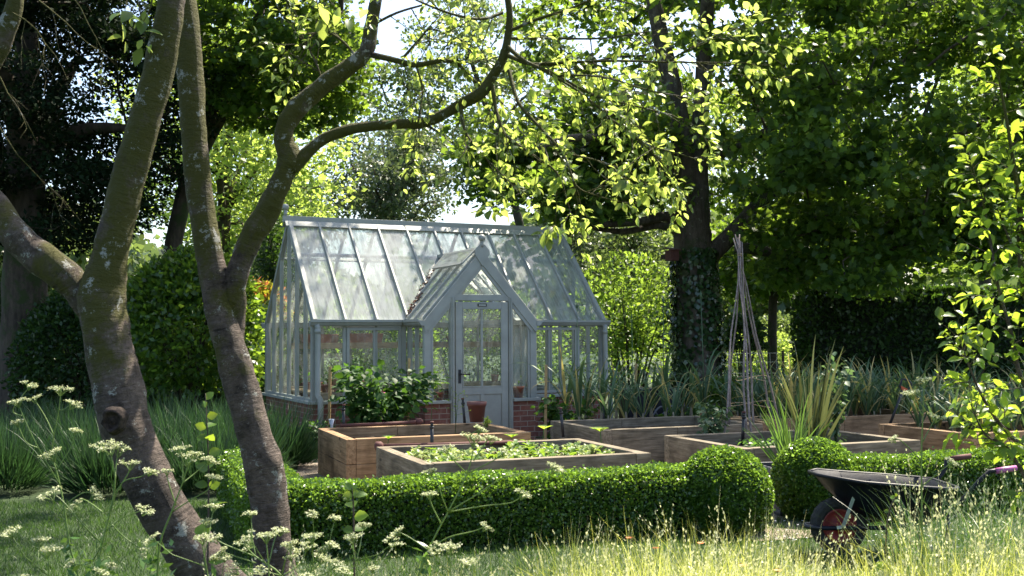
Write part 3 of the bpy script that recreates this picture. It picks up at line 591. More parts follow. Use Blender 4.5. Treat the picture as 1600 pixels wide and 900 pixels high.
# spade
s0, s1 = at(1385, 664, .4), at(1412, 607, Y=at(1385, 664, .4).y); o = empty('garden_spade', s0, 0, 'black spade with an orange lined grip stuck upright in the leek bed', 'spade')
d = (s1-s0); b = MB(); b.tube([(0, 0, -.1), d*.93], .016, 10); b.build('shaft', M['black'], o)
u = d.normalized(); sd_ = Vector((1, 0, 0)); sd_ = (sd_-u*u.dot(sd_)).normalized()
b = MB(); e = d*.93; b.tube([e, e+u*.04+sd_*.055, e+u*.13+sd_*.065, e+u*.15, e+u*.13-sd_*.065, e+u*.04-sd_*.055, e], .013, 8); b.build('grip', M['black'], o)
b = MB(); b.poly([e+u*.01+sd_*.03, e+u*.05+sd_*.045, e+u*.05-sd_*.045, e+u*.01-sd_*.03], .012, (0, -1, 0)); b.build('grip_inset', M['orange'], o)
# lead-look square planter
pc = at(1236, 800, 0); pc = Vector((1.0*pc.x, 9.35, 0)); o = empty('lead_planter', pc, .2, 'square dark grey lead planter between the two box balls', 'planter')
b = MB(); 
def ring(h, z): return [(-h, -h, z), (h, -h, z), (h, h, z), (-h, h, z)]
rings = [ring(.19, 0), ring(.2, .03), ring(.185, .05), ring(.225, .34), ring(.25, .36), ring(.25, .40), ring(.225, .40), ring(.215, .33)]
vs = [v for r in rings for v in r]; b.add(vs, [(4*i+k, 4*i+(k+1) % 4, 4*i+4+(k+1) % 4, 4*i+4+k) for i in range(len(rings)-1) for k in range(4)]+[(3, 2, 1, 0)])
b.build('planter_wall', M['lead'], o, .004); b = MB()
for k in range(4):
    a = k*math.pi/2; c_, s_ = math.cos(a), math.sin(a); q = [(-.15, -.198, .10), (.15, -.198, .10), (.17, -.216, .28), (-.17, -.216, .28)]
    pr = [(x*c_-y*s_, x*s_+y*c_, z) for x, y, z in q]; 
    for j in range(4): b.tube([pr[j], pr[(j+1) % 4]], .006, 5)
b.build('panel_moulding', M['lead'], o); b = MB(); b.poly(ring(.214, .36)); b.build('compost', M['soil'], o)
# ------------------------------------------------------------------ wheelbarrow (built about the wheel's contact point)
wb = Vector((2.24, 7.6, 0)); o = empty('wheelbarrow', wb, 0, 'black wheelbarrow with a red wheel standing on the lawn by the box ball', 'wheelbarrow')
def L_(x, y, z): return (x-wb.x, y-wb.y, z)
rim = [L_(2.10, 7.74, .54), L_(2.10, 7.52, .545), L_(2.18, 7.40, .54), L_(2.34, 7.31, .52), L_(2.65, 7.285, .495), L_(2.90, 7.29, .475), L_(2.955, 7.36, .475), L_(2.955, 7.80, .475), L_(2.90, 7.87, .475), L_(2.65, 7.885, .495), L_(2.34, 7.88, .52), L_(2.18, 7.84, .54)]
bot = [L_(2.42, 7.64, .235), L_(2.42, 7.56, .235), L_(2.45, 7.49, .23), L_(2.50, 7.46, .225), L_(2.62, 7.45, .22), L_(2.76, 7.46, .22), L_(2.79, 7.49, .22), L_(2.79, 7.66, .22), L_(2.76, 7.70, .22), L_(2.62, 7.71, .22), L_(2.50, 7.70, .225), L_(2.45, 7.68, .23)]
b = MB(); n = len(rim); cen = Vector((.36, 0, 0))
def lerp(f, k, ins=0): 
    a, c = Vector(rim[k]), Vector(bot[k]); p = a.lerp(c, f); q = Vector((cen.x-p.x, cen.y-p.y, 0)).normalized(); return p+q*ins
rows = [[Vector(r)+Vector((r[0]-cen.x, r[1]-cen.y, 0)).normalized()*.022+Vector((0, 0, -.012)) for r in rim], [Vector(r)+Vector((r[0]-cen.x, r[1]-cen.y, 0)).normalized()*.016+Vector((0, 0, .006)) for r in rim], [lerp(0, k) for k in range(n)], [lerp(.35, k, -.03) for k in range(n)], [lerp(.75, k, -.03) for k in range(n)], [lerp(1, k, .03) for k in range(n)]]
inner = [[p+Vector((0, 0, .008)) for p in r] for r in rows[2:]]
vs = [p for r in rows for p in r]; b.add(vs, [(i*n+k, i*n+(k+1) % n, (i+1)*n+(k+1) % n, (i+1)*n+k) for i in range(len(rows)-1) for k in range(n)]+[tuple((len(rows)-1)*n+k for k in range(n))], True)
b.build('tray', M['navy'], o)
b = MB(); b.tube([Vector(r)+Vector((r[0]-cen.x, r[1]-cen.y, 0)).normalized()*.018 for r in rim+rim[:1]], .013, 8); b.build('rim', M['navy'], o)
for s, yn in ((1, 7.31), (-1, 7.87)):
    b = MB(); yw = 7.6-s*.085
    hy = 7.6-s*.30; hx, hz = (3.22, .60) if s > 0 else (3.17, .615)
    pts = [L_(2.02, 7.6-s*.05, .19), L_(2.10, yw, .185), L_(2.3, yw, .185), L_(2.5, 7.6-s*.14, .195), L_(2.75, 7.6-s*.22, .24), L_(2.95, 7.6-s*.27, .36), L_(3.10, 7.6-s*.29, .53), L_(hx-.06, hy, .59), L_(hx+.02, hy, hz)]
    b.tube(pts, .015, 10); b.build('handle_tube', M['navy'], o)
    b = MB(); b.tube([L_(hx-.02, hy, hz-.008), L_(hx+.04, hy, hz), L_(hx+.12, hy, hz+.012)], [.019, .021, .018], 10); b.build('grip', M['pink'] if s > 0 else M['box'], o)
    b = MB(); b.beam(L_(2.24, yw-s*.012, .19), L_(2.30, 7.6-s*.20, .44), .022, .006, (0, 1, 0)); b.beam(L_(2.20, yw-s*.012, .19), L_(2.245, yw-s*.012, .195), .02, .006, (0, 1, 0)); b.build('brace', M['galv'], o)
    b = MB(); b.tube([L_(2.62, 7.6-s*.18, .22), L_(2.80, 7.6-s*.24, .03), L_(2.86, 7.6-s*.25, .015), L_(2.88, 7.6-s*.255, .05), L_(2.90, 7.6-s*.26, .31)], .013, 8); b.build('leg', M['black'], o)
b = MB(); b.tube([L_(2.10, 7.515, .185), L_(2.02, 7.55, .19), L_(2.0, 7.6, .19), L_(2.02, 7.65, .19), L_(2.10, 7.685, .185)], .016, 10); b.build('front_loop', M['black'], o)
wh = empty('wheel', (0, 0, .19)); wh.parent = o
b = MB(); nn = 40
pr = [(.115, -.03), (.135, -.043), (.165, -.046), (.182, -.036), (.190, -.018), (.190, .018), (.182, .036), (.165, .046), (.135, .043), (.115, .03)]
vs = []
for k in range(nn):
    a = 2*math.pi*k/nn
    for j, (r, y) in enumerate(pr):
        rr = r+(.004 if (k % 2 == 0 and 3 <= j <= 6) else 0); vs.append((rr*math.cos(a), y, rr*math.sin(a)))
m_ = len(pr); b.add(vs, [(k*m_+j, k*m_+(j+1) % m_, ((k+1) % nn)*m_+(j+1) % m_, ((k+1) % nn)*m_+j) for k in range(nn) for j in range(m_)], False); b.build('tyre', M['rubber'], wh)
b = MB(); pr = [(.0, -.045), (.022, -.045), (.024, -.018), (.075, -.014), (.10, -.024), (.117, -.032), (.117, .032), (.10, .024), (.075, .014), (.024, .018), (.022, .045), (0, .045)]
vs = [(r*math.cos(2*math.pi*k/nn), y, r*math.sin(2*math.pi*k/nn)) for k in range(nn) for r, y in pr]; m_ = len(pr)
b.add(vs, [(k*m_+j, k*m_+j+1, ((k+1) % nn)*m_+j+1, ((k+1) % nn)*m_+j) for k in range(nn) for j in range(m_-1)], True); b.build('rim', M['red'], wh)
b = MB(); b.tube([(0, -.10, 0), (0, .10, 0)], .008, 8); b.build('axle', M['galv'], wh)
# nest box on the big trunk is built with the tree
# ------------------------------------------------------------------ trees
def grow(root, limbs, clumps, bark, rtip=.008, rpow=.46, rmax=.14, sides=5, droop=0.0, seg=.5):
    """limbs: polylines (p, r) already thick; every clump is joined to the nearest wood by a curved branch, radii by the number of tips carried."""
    pos = []; par = []; lim = []
    lb = MB()
    for pl_ in limbs:
        lb.tube([p for p, r in pl_], [r for p, r in pl_], 12, wob=.05)
        for i in range(len(pl_)-1):
            a, c = Vector(pl_[i][0]), Vector(pl_[i+1][0]); k = max(1, int((c-a).length/.35))
            for j in range(k): pos.append(a.lerp(c, j/k)); par.append(-1); lim.append(True)
        pos.append(Vector(pl_[-1][0])); par.append(-1); lim.append(True)
    arr = np.array([tuple(p) for p in pos]); depth = np.zeros(len(arr))
    C = np.array(clumps); order = np.argsort([np.min(np.linalg.norm(arr-c, axis=1)) for c in C]); count = [0]*len(pos)
    arr = list(map(np.array, arr)); depth = list(depth)
    for ci in order:
        c = C[ci]; AA = np.array(arr); d = np.linalg.norm(AA-c, axis=1)+.35*np.array(depth)+np.maximum(0, AA[:, 2]-c[2])*.5
        j = int(np.argmin(d)); p0 = AA[j]; L = np.linalg.norm(c-p0); k = max(1, int(L/seg)); prev = j
        side = RNG.normal(size=3)*.08*L
        for q in range(1, k+1):
            f = q/k; pt = p0+(c-p0)*f+side*math.sin(f*math.pi)+np.array([0, 0, .10*L*math.sin(f*math.pi)])+RNG.normal(size=3)*.02
            if q == k: pt = c
            arr.append(pt); depth.append(depth[prev]+L/k); par.append(prev); lim.append(False); count.append(0); prev = len(arr)-1
        n = prev
        while n >= 0 and not lim[n]: count[n] += 1; n = par[n]
    # draw chains
    kids = {}
    for i, p in enumerate(par):
        if p >= 0: kids.setdefault(p, []).append(i)
    rad = [min(rmax, rtip*max(1, c)**rpow) for c in count]
    tb = MB(); starts = [i for i in range(len(arr)) if not lim[i] and (lim[par[i]] or max(kids[par[i]], key=lambda k: count[k]) != i)]
    for s in starts:
        ch = [s]
        while ch[-1] in kids: ch.append(max(kids[ch[-1]], key=lambda k: count[k]))
        pts = [arr[par[s]]]+[arr[i] for i in ch]; rr = [rad[s]]+[rad[i] for i in ch]
        tb.tube(pts, rr, sides, False)
    for i, p in enumerate(lb.v): pass
    lb_o = lb.build('trunk', bark, root); tb_o = tb.build('branches', bark, root); return lb_o, tb_o
def crown(root, clumps, per, rad, L, mat, tmpl=T_KITE, flat=.55, up=.8, name='crown', W=1.0, hang=0.0, jit=.3):
    C = np.array(clumps); n = len(C)*per; idx = np.repeat(np.arange(len(C)), per)
    q = unit(rnd(n))*RNG.uniform(.15, 1, (n, 1))**.6; q[:, 2] *= flat; rr = RNG.uniform(.6, 1.25, len(C))[idx][:, None]*rad
    P_ = C[idx]+q*rr; A = q*1.0+rnd(n)*.6; A[:, 2] -= hang; N = rnd(n)*.6+[0, 0, up]
    return cloud(name, mat, P_, A, N, L*RNG.uniform(1-jit, 1+jit, n), tmpl, root, W)
def shell(n, c, r, lo=.35, zmin=None, keep=None, seed=None):   # clump centres spread through an ellipsoid, denser towards its outside
    out = []
    while len(out) < n:
        d = unit(rnd(4*n)); f = RNG.uniform(lo**3, 1, (4*n, 1))**(1/3); p = d*f*np.array(r)+np.array(c)
        if zmin is not None: p = p[p[:, 2] > zmin]
        if keep is not None: p = p[[keep(x) for x in p]]
        out += list(p)
    return np.array(out[:n])
def poly_px(pts, Y):    # limb from photo positions: (px, py, width px[, distance])
    r = []
    for q in pts:
        y = q[3] if len(q) > 3 else Y; p = at(q[0], q[1], Y=y); r.append((p, q[2]/2/CF*y))
    return r
def smooth_limb(l, k=4):
    out = []; n = len(l)
    for i in range(n-1):
        p0, p1, p2, p3 = [Vector(l[min(max(j, 0), n-1)][0]) for j in (i-1, i, i+1, i+2)]; r1, r2 = l[i][1], l[i+1][1]
        for s in range(k):
            t = s/k; out.append((.5*((2*p1)+(-p0+p2)*t+(2*p0-5*p1+4*p2-p3)*t*t+(-p0+3*p1-3*p2+p3)*t**3), r1+(r2-r1)*t))
    out.append(l[-1]); return out
def shift(l, root): return [(Vector(p)-Vector(root), r) for p, r in l]
M['bark_dark'] = barkmat('dark_bark', (.028, .021, .016), (.085, .065, .05), (.03, .045, .012), None, 9)
M['bark_maple'] = barkmat('maple_bark', (.035, .026, .02), (.12, .095, .075), (.04, .05, .018), (.17, .17, .13), 8)
M['syc'] = leafmat('sycamore_leaf', (.018, .050, .010), (.045, .095, .018), (.30, .46, .045), .45, .5, .35)
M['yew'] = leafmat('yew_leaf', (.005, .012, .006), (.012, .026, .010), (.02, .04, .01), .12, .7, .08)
M['lime'] = leafmat('lime_leaf', (.06, .12, .02), (.12, .20, .04), (.60, .78, .14), .55)
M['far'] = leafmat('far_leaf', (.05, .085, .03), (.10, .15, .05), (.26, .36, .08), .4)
M['grey'] = leafmat('grey_leaf', (.045, .075, .035), (.09, .12, .06), (.16, .22, .07), .35)
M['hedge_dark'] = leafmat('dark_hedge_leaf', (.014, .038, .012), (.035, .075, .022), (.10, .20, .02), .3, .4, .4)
M['elder'] = leafmat('elder_leaf', (.03, .08, .015), (.07, .14, .025), (.36, .54, .06), .5, .45)
M['laurel'] = leafmat('laurel_leaf', (.022, .06, .012), (.05, .11, .02), (.32, .50, .04), .45, .3, .6)
# --- big sycamore with ivy
Y = 20; tr = at(1090, 640, Y=Y); root = empty('sycamore_tree', (tr.x, Y, 0), 0, 'big sycamore with ivy climbing its trunk right of the greenhouse', 'tree'); rl = root.location.copy()
lim = [smooth_limb(shift(poly_px([(1092, 660, 110), (1092, 600, 76), (1090, 520, 62), (1087, 440, 58), (1083, 380, 60), (1082, 330, 54), (1085, 290, 46)], Y), rl)),
       smooth_limb(shift(poly_px([(1085, 310, 44), (1092, 250, 30), (1095, 180, 26), (1100, 90, 24), (1110, -60, 20, 19)], Y), rl)),
       smooth_limb(shift(poly_px([(1076, 320, 44), (1068, 250, 36), (1062, 190, 32), (1040, 90, 28), (1022, 0, 24), (1015, -120, 18)], Y), rl)),
       smooth_limb(shift(poly_px([(1108, 400, 32), (1150, 360, 27), (1200, 305, 22), (1260, 265, 17), (1310, 240, 10, 20), (1350, 225, 6, 20.5)], Y), rl)),
       smooth_limb(shift(poly_px([(1066, 350, 22), (1040, 338, 16), (1000, 346, 13, 19.5), (940, 350, 10, 19), (890, 340, 7, 19)], Y), rl)),
       smooth_limb(shift(poly_px([(1066, 365, 20), (1030, 352, 12), (970, 362, 9, 19.5), (900, 350, 6, 19)], Y), rl)),
       smooth_limb(shift(poly_px([(1062, 285, 24), (1020, 250, 20), (960, 222, 16, 19), (900, 215, 12, 18), (840, 230, 8, 18)], Y), rl)),
       smooth_limb(shift(poly_px([(1092, 240, 20), (1130, 240, 14), (1180, 215, 12, 19), (1250, 170, 10, 19)], Y), rl)),
       smooth_limb(shift(poly_px([(1150, 385, 18), (1250, 400, 14), (1340, 395, 10, 19), (1420, 385, 8, 19)], Y), rl)),
       smooth_limb(shift(poly_px([(1098, 120, 18), (1150, 60, 16), (1220, -10, 14, 21), (1330, -80, 10)], Y), rl))]
def lit(X_, Y_, Z_):     # boughs stay thin where the photograph shows sun reaching the beds, the hedge and the roof
    k = (Z_-.5)/sdir.z; sx, sy = X_-sdir.x*k, Y_-sdir.y*k
    k2 = (Z_-2.6)/sdir.z; rx_, ry_ = X_-sdir.x*k2, Y_-sdir.y*k2
    return random.random() < .88 and (((sx-.2)/2.6)**2+((sy-9.2)/2.2)**2 < 1 or ((rx_+1.2)/2.3)**2+((ry_-16.3)/1.8)**2 < 1)
def sk(x):   # pieces of the envelope left open, so that sky and light show through
    X_, Y_, Z_ = x[0]+rl.x, x[1]+rl.y, x[2]
    px = 800+X_/Y_*CF; py = 526-(Z_-1.5)/Y_*CF
    if px < 860 and py > 300: return False
    if px < 720 and py > 130: return False
    if 1380 < px < 1500 and 100 < py < 180: return False
    if 1000 < px < 1240 and 330 < py: return False
    if Y_ < 20.3 and 1010 < px < 1150 and 90 < py < 420 and random.random() < .93: return False
    if lit(X_, Y_, Z_): return False
    return True
cl = np.concatenate([shell(400, (2.6, -.3, 7.2), (7.5, 4.6, 4.6), .3, 2.9, sk), shell(70, (-2.6, -1.0, 4.8), (2.4, 1.6, 1.5), .2, 2.4, sk)])
def band(n, x0, x1, y0, y1, Y0, Y1):
    o_ = []
    for _ in range(n):
        p = at(random.uniform(x0, x1), random.uniform(y0, y1), Y=random.uniform(Y0, Y1))-rl; o_.append((p.x, p.y, p.z))
    return np.array(o_)
cl = np.concatenate([cl, band(55, 1200, 1420, 320, 445, 17.5, 21), band(30, 720, 900, 180, 310, 17, 20), band(40, 1400, 1600, 250, 420, 18, 22), band(34, 1230, 1500, 110, 290, 16.2, 18), band(60, 1130, 1620, -20, 110, 17.5, 22)])
cl = np.array([c for c in cl if not lit(c[0]+rl.x, c[1]+rl.y, c[2])])
grow(root, lim, cl, M['bark_maple'], .009, .47, .1)
crown(root, cl, 110, .62, .13, M['syc'], T_LOBE, .45)
# ivy on the trunk
n = 5200; a = RNG.uniform(0, 2*math.pi, n); z = RNG.uniform(0, 1, n)**.9*3.1; rr = np.interp(z, [0, .4, 1.2, 2.2, 3.1], [.62, .46, .40, .38, .36])*(1+.12*np.sin(a*3+z*2))+RNG.uniform(.0, .10, n)
dens = (np.sin(a*2+z*1.3)*.5+.6 > RNG.uniform(-.3, .9, n)); a, z, rr = a[dens], z[dens], rr[dens]; n = len(a)
Pi = np.c_[np.cos(a)*rr, np.sin(a)*rr, z]; Ni = np.c_[np.cos(a), np.sin(a), .25+0*a]+rnd(n)*.25
M['ivy'] = leafmat('ivy_leaf', (.012, .035, .010), (.03, .07, .02), (.05, .11, .02), .15, .25, .7)
cloud('ivy', M['ivy'], Pi, np.c_[rnd(n, 2)*.5, -np.ones(n)], Ni, RNG.uniform(.06, .11, n), T_LOBE, root)
p = at(1050, 398, Y=19.6); o = empty('nest_box', p, .5, 'small dark red wooden nest box fixed to the sycamore trunk', 'nest box'); b = MB(); b.box(-.09, .09, -.09, .09, -.11, .08); b.build('box', M['box'], o, .003)
b = MB(); b.add([(-.115, -.13, .075), (.115, -.13, .075), (.115, .1, .12), (-.115, .1, .12), (-.115, -.13, .09), (.115, -.13, .09), (.115, .1, .135), (-.115, .1, .135)], [(0, 3, 2, 1), (4, 5, 6, 7), (0, 1, 5, 4), (1, 2, 6, 5), (2, 3, 7, 6), (3, 0, 4, 7)]); b.build('roof', M['box'], o)
b = MB(); b.box(-.03, .03, .092, .30, -.06, .02); b.build('bracket', M['bark_dark'], o)
def simple_tree(name, label, px, Y, trunk_w, ctr_px, ctr_py, rpx, rpy, ry, n, per, rad, L, mat, bark, base_y=None, tmpl=T_KITE, lo=.3, flat=.55, group=None, lean=0, W=1.0, zmin=1.6, keep=None, hang=0, nl=4, shade_clumps=None):
    x = (px-800)/CF*Y; root = empty(name, (x, Y, 0), 0, label, 'tree', group)
    c = at(ctr_px, ctr_py, Y=Y)-Vector((x, Y, 0)); rx, rz = rpx/CF*Y, rpy/CF*Y; r0 = trunk_w/2/CF*Y; cc = Vector((c.x, c.y, c.z))
    limbs = []; top = Vector((c.x*.5, 0, max(2.2, c.z-rz*.35))); limbs.append(smooth_limb([(Vector((0, 0, -.05)), r0*1.5), (Vector((0, 0, .5)), r0*1.05), (Vector((lean*.3, 0, top.z*.5)), r0*.9), (top, r0*.75), (cc+Vector((0, 0, rz*.4)), r0*.3)]))
    for k in range(nl):
        a = k*2*math.pi/nl+random.uniform(-.4, .4); e = cc+Vector((math.cos(a)*rx*.6, math.sin(a)*ry*.6, rz*random.uniform(-.3, .3))); s = Vector((lean*.3, 0, top.z*.5)).lerp(top, random.uniform(.3, 1)); limbs.append(smooth_limb([(s, r0*.5), (s.lerp(e, .5)+Vector((0, 0, .25)), r0*.35), (e, r0*.15)]))
    kf = None
    if keep is not None: kf = lambda q: keep(800+(q[0]+x)/(q[1]+Y)*CF, 526-(q[2]-1.5)/(q[1]+Y)*CF)
    cl = shell(n, tuple(cc), (rx, ry, rz), lo, zmin, kf)
    if shade_clumps is not None: cl = np.concatenate([cl, shade_clumps-np.array([x, Y, 0])])
    grow(root, limbs, cl, bark, .008*max(1, Y/22), .47, r0*.5)
    crown(root, cl, per, rad, L, mat, tmpl, flat, hang=hang, W=W); return root
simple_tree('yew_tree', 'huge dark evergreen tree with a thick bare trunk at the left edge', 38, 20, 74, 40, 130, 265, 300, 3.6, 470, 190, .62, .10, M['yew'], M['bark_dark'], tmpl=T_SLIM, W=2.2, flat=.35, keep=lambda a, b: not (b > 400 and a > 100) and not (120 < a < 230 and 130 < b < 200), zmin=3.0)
simple_tree('maple_tree', 'dark leaved maple reaching over from behind the left stem', 270, 22, 30, 430, 70, 190, 130, 3.2, 200, 95, .55, .13, M['syc'], M['bark_dark'], tmpl=T_LOBE, flat=.4, keep=lambda a, b: a < 560, zmin=4.5, shade_clumps=shell(80, (-1.6, 20.3, 11.3), (3.0, 2.4, 1.8), .1))  # last shell of clumps: unseen high crown added to shade the lavender
simple_tree('lime_tree', 'sunlit yellow green tree glowing between the two leaning stems', 345, 31, 26, 360, 210, 190, 190, 4.5, 210, 85, .85, .17, M['lime'], M['bark_dark'], flat=.5, keep=lambda a, b: b < 385)
simple_tree('grey_willow', 'grey green rounded tree behind the greenhouse ridge', 610, 42, 20, 610, 285, 100, 95, 4, 150, 80, .8, .17, M['grey'], M['bark_dark'], flat=.6)
simple_tree('weeping_tree', 'pale weeping tree far behind the left end of the greenhouse', 420, 48, 12, 430, 350, 90, 110, 4, 110, 80, .9, .24, M['far'], M['bark_dark'], tmpl=T_SLIM, W=2, hang=1.5)
simple_tree('cypress_tree', 'narrow dark ivy clad trunk behind the left end of the greenhouse', 426, 27, 14, 425, 400, 14, 62, .5, 34, 80, .3, .09, M['hedge_dark'], M['bark_dark'], flat=1.2, zmin=.8)
simple_tree('slender_tree', 'slender ivy clad tree rising behind the right end of the greenhouse roof', 893, 30, 10, 885, 330, 42, 95, 1.5, 60, 70, .5, .12, M['grey'], M['bark_dark'], flat=.9)
simple_tree('ash_tree', 'light leaved young tree between the greenhouse and the sycamore', 960, 33, 12, 965, 395, 85, 95, 3, 120, 70, .7, .15, M['far'], M['bark_dark'], flat=.5)
simple_tree('far_tree', 'thin dark stemmed tree with a low crown right of the cane wigwam', 1206, 30, 16, 1215, 400, 130, 75, 3.5, 150, 90, .7, .15, M['syc'], M['bark_dark'], tmpl=T_LOBE, flat=.45, zmin=2.2)
simple_tree('far_tree', 'leafy tree rising behind the dark clipped hedge at the right', 1400, 30, 22, 1420, 210, 230, 270, 4.2, 235, 85, .75, .16, M['syc'], M['bark_dark'], tmpl=T_LOBE, flat=.45, zmin=3.2, keep=lambda a, b: not (1385 < a < 1500 and 90 < b < 190))
simple_tree('far_tree', 'sunlit yellow green tree far behind the right sapling', 1540, 44, 20, 1530, 250, 120, 180, 4.2, 150, 80, .95, .2, M['lime'], M['bark_dark'], flat=.5, zmin=3.2)
simple_tree('far_tree', 'bright tree far behind the sycamore trunk', 1120, 52, 20, 1100, 330, 190, 210, 5, 200, 80, 1.0, .24, M['far'], M['bark_dark'], flat=.5, zmin=3.2)
simple_tree('far_tree', 'bright distant tree left of the sycamore crown above the greenhouse', 820, 55, 16, 730, 150, 170, 190, 5, 200, 80, 1.0, .24, M['far'], M['bark_dark'], flat=.5, zmin=3.2, keep=lambda a, b: not (570 < a < 650 and b < 100) and b < 300)
# --- shrubs and hedges behind
def bush(name, label, cat, ctr, r, n, L, mat, tmpl=T_KITE, core=None, lumps=7, up=.3, deep=.42, group=None, W=1.0, parent_name='foliage', topmat=None):
    root = empty(name, (ctr[0], ctr[1], 0), 0, label, cat, group); r = np.array(r, float)
    lumps = 16; lc = unit(rnd(lumps)); lc[:, 2] = abs(lc[:, 2])*.9-.1; amp = RNG.uniform(-.16, .42, lumps)
    d = unit(rnd(n)); d[:, 2] = np.where(d[:, 2] < -.5, -d[:, 2], d[:, 2])
    bumpy = 1+sum(a*np.exp(-((1-(d@c))/.07)) for a, c in zip(amp, lc))-.08
    f = 1-RNG.uniform(0, 1, n)**1.6*deep+np.maximum(0, RNG.normal(size=n)*.05); P_ = d*r*(bumpy*f)[:, None]+[0, 0, ctr[2]]; P_[:, 2] = np.maximum(P_[:, 2], .03)
    cloud(parent_name, mat, P_, d+rnd(n)*.7, d*.5+rnd(n)*.6+[0, 0, up], L*RNG.uniform(.7, 1.3, n), tmpl, root, W)
    b = MB()
    for k in range(9):
        a = random.uniform(0, 6.28); q = random.uniform(.2, .75); e = Vector((math.cos(a)*r[0]*q, math.sin(a)*r[1]*q, ctr[2]+r[2]*random.uniform(.2, .7))); b.tube([(e.x*.15, e.y*.15, 0), e*.5+Vector((0, 0, .1)), e], [.03, .02, .006], 5)
    b.build('stems', M['bark_dark'], root); return root
def px_c(px, Y, z): return ((px-800)/CF*Y, Y, z)
bush('laurel_bush', 'large glossy laurel bush with sunlit top between the leaning stems', 'bush', px_c(300, 18.2, 1.35), (1.25, 1.0, 1.7), 15000, .11, M['laurel'])
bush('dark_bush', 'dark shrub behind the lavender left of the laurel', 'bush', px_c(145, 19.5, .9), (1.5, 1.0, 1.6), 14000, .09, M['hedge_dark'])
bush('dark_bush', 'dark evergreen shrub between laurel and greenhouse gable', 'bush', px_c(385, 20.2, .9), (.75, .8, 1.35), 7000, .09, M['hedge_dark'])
M['copper'] = leafmat('copper_leaf', (.05, .10, .015), (.12, .16, .02), (.5, .5, .04), .5, tip=(.30, .09, .03), tipfrac=.22)
bush('photinia_shrub', 'yellow green shrub with orange red young leaves beside the greenhouse gable', 'shrub', px_c(400, 22.5, 1.7), (.75, .7, 1.0), 3600, .10, M['copper'])
bush('dark_bush', 'dark undergrowth shrub at the far left behind the big trunk', 'bush', px_c(-20, 21.5, 1.0), (1.8, 1.0, 1.9), 12000, .09, M['hedge_dark'])
bush('elder_bush', 'loose light green bush behind the right end of the greenhouse', 'bush', px_c(985, 23, 1.35), (1.5, 1.3, 2.0), 5200, .10, M['elder'], deep=.95)
bush('elder_bush', 'sunlit bush behind the greenhouse seen through its glass', 'bush', px_c(720, 26, 1.2), (2.6, 1.2, 1.7), 11000, .11, M['elder'])
bush('elder_bush', 'green bush behind the left half of the greenhouse', 'bush', px_c(560, 24, 1.0), (1.8, 1.0, 1.4), 9000, .10, M['laurel'])
bush('meadow_bush', 'low bright bush on the sunny grass left of the wigwam canes', 'bush', px_c(1150, 36, .7), (2.0, 1.2, 1.2), 7000, .13, M['lime'])
bush('meadow_bush', 'pale bush far beyond the wire fence right of the canes', 'bush', px_c(1240, 42, .8), (2.6, 1.2, 1.5), 7000, .15, M['far'])
bush('dark_bush', 'dark shrub in the shade behind the cane wigwam', 'bush', px_c(1160, 27, 1.4), (.6, .6, .6), 2600, .10, M['hedge_dark'])
bush('low_shrub', 'low leafy shrub at the foot of the sycamore', 'shrub', px_c(1140, 18.3, .3), (.6, .4, .5), 2200, .09, M['laurel'])
def hedge(name, label, pts, wid, h, n, L, mat, core, tmpl=T_KITE, rough=.05, W=1.0, cap=True):
    """clipped hedge along a polyline of centre points: leaves over every face of a slightly wavy body"""
    root = empty(name, (pts[0][0], pts[0][1], 0), 0, label, 'hedge'); ro = np.array([pts[0][0], pts[0][1], 0])
    seg = [np.linalg.norm(np.array(pts[i+1])-np.array(pts[i])) for i in range(len(pts)-1)]; tot = sum(seg); b = MB(); V = []
    for i, l in enumerate(seg):
        a, c = np.array(pts[i], float), np.array(pts[i+1], float); d = (c-a)/l; s = np.array([d[1], -d[0]]); m_ = int(n*l/tot)
        ext = wid/2 if 0 < i or len(seg) == 1 else wid/2
        face = RNG.choice(5, m_, p=[.28, .28, .34, .05, .05]); t_ = RNG.uniform(-ext*.98, l+ext*.98, m_); u_ = RNG.uniform(-wid/2, wid/2, m_); z_ = h*RNG.uniform(0, 1, m_)
        u_ = np.where(face == 0, wid/2, np.where(face == 1, -wid/2, u_)); z_ = np.where(face == 2, h, z_); t_ = np.where(face == 3, -ext, np.where(face == 4, l+ext, t_))
        dep = RNG.uniform(-1, 1, m_)*rough
        wav = .009*np.sin(t_*4.1+z_*5)+.006*np.sin(t_*9.7+u_*9)+np.maximum(0, RNG.normal(size=m_)-1.6)*.02
        # rounded shoulders
        top = np.clip((z_-(h-.09))/.09, 0, 1)*np.clip((abs(u_)-(wid/2-.07))/.07, 0, 1); pull = 1-top*.10
        xy = a[None]+d[None]*t_[:, None]+s[None]*(u_*pull+np.where(face == 0, dep+wav, np.where(face == 1, -dep-wav, 0)))[:, None]
        z_ = z_*(1-top*.03)+np.where(face == 2, dep*.8+wav, 0)
        nr = np.c_[np.where((face == 0)[:, None], s, np.where((face == 1)[:, None], -s, np.where((face == 3)[:, None], -d, np.where((face == 4)[:, None], d, 0*s)))), (face == 2)*1.0]
        P_ = np.c_[xy, np.maximum(z_, .01)]-ro; V.append((P_, nr))
        q0 = Vector((*a, 0))-Vector(ro); q1 = Vector((*c, 0))-Vector(ro); dd = Vector((*d, 0)); e = ext-.07
        b.beam(q0-dd*e+Vector((0, 0, (h-.07)/2)), q1+dd*e+Vector((0, 0, (h-.07)/2)), wid-.14, h-.07-.004*i)
    P_ = np.concatenate([v[0] for v in V]); nr = np.concatenate([v[1] for v in V]); m_ = len(P_)
    cloud('foliage', mat, P_, nr*.7+rnd(m_)*.7+[0, 0, .35], nr+rnd(m_)*.55, L*RNG.uniform(.7, 1.3, m_), tmpl, root, W)
    b.build('twiggy_core', core, root); return root
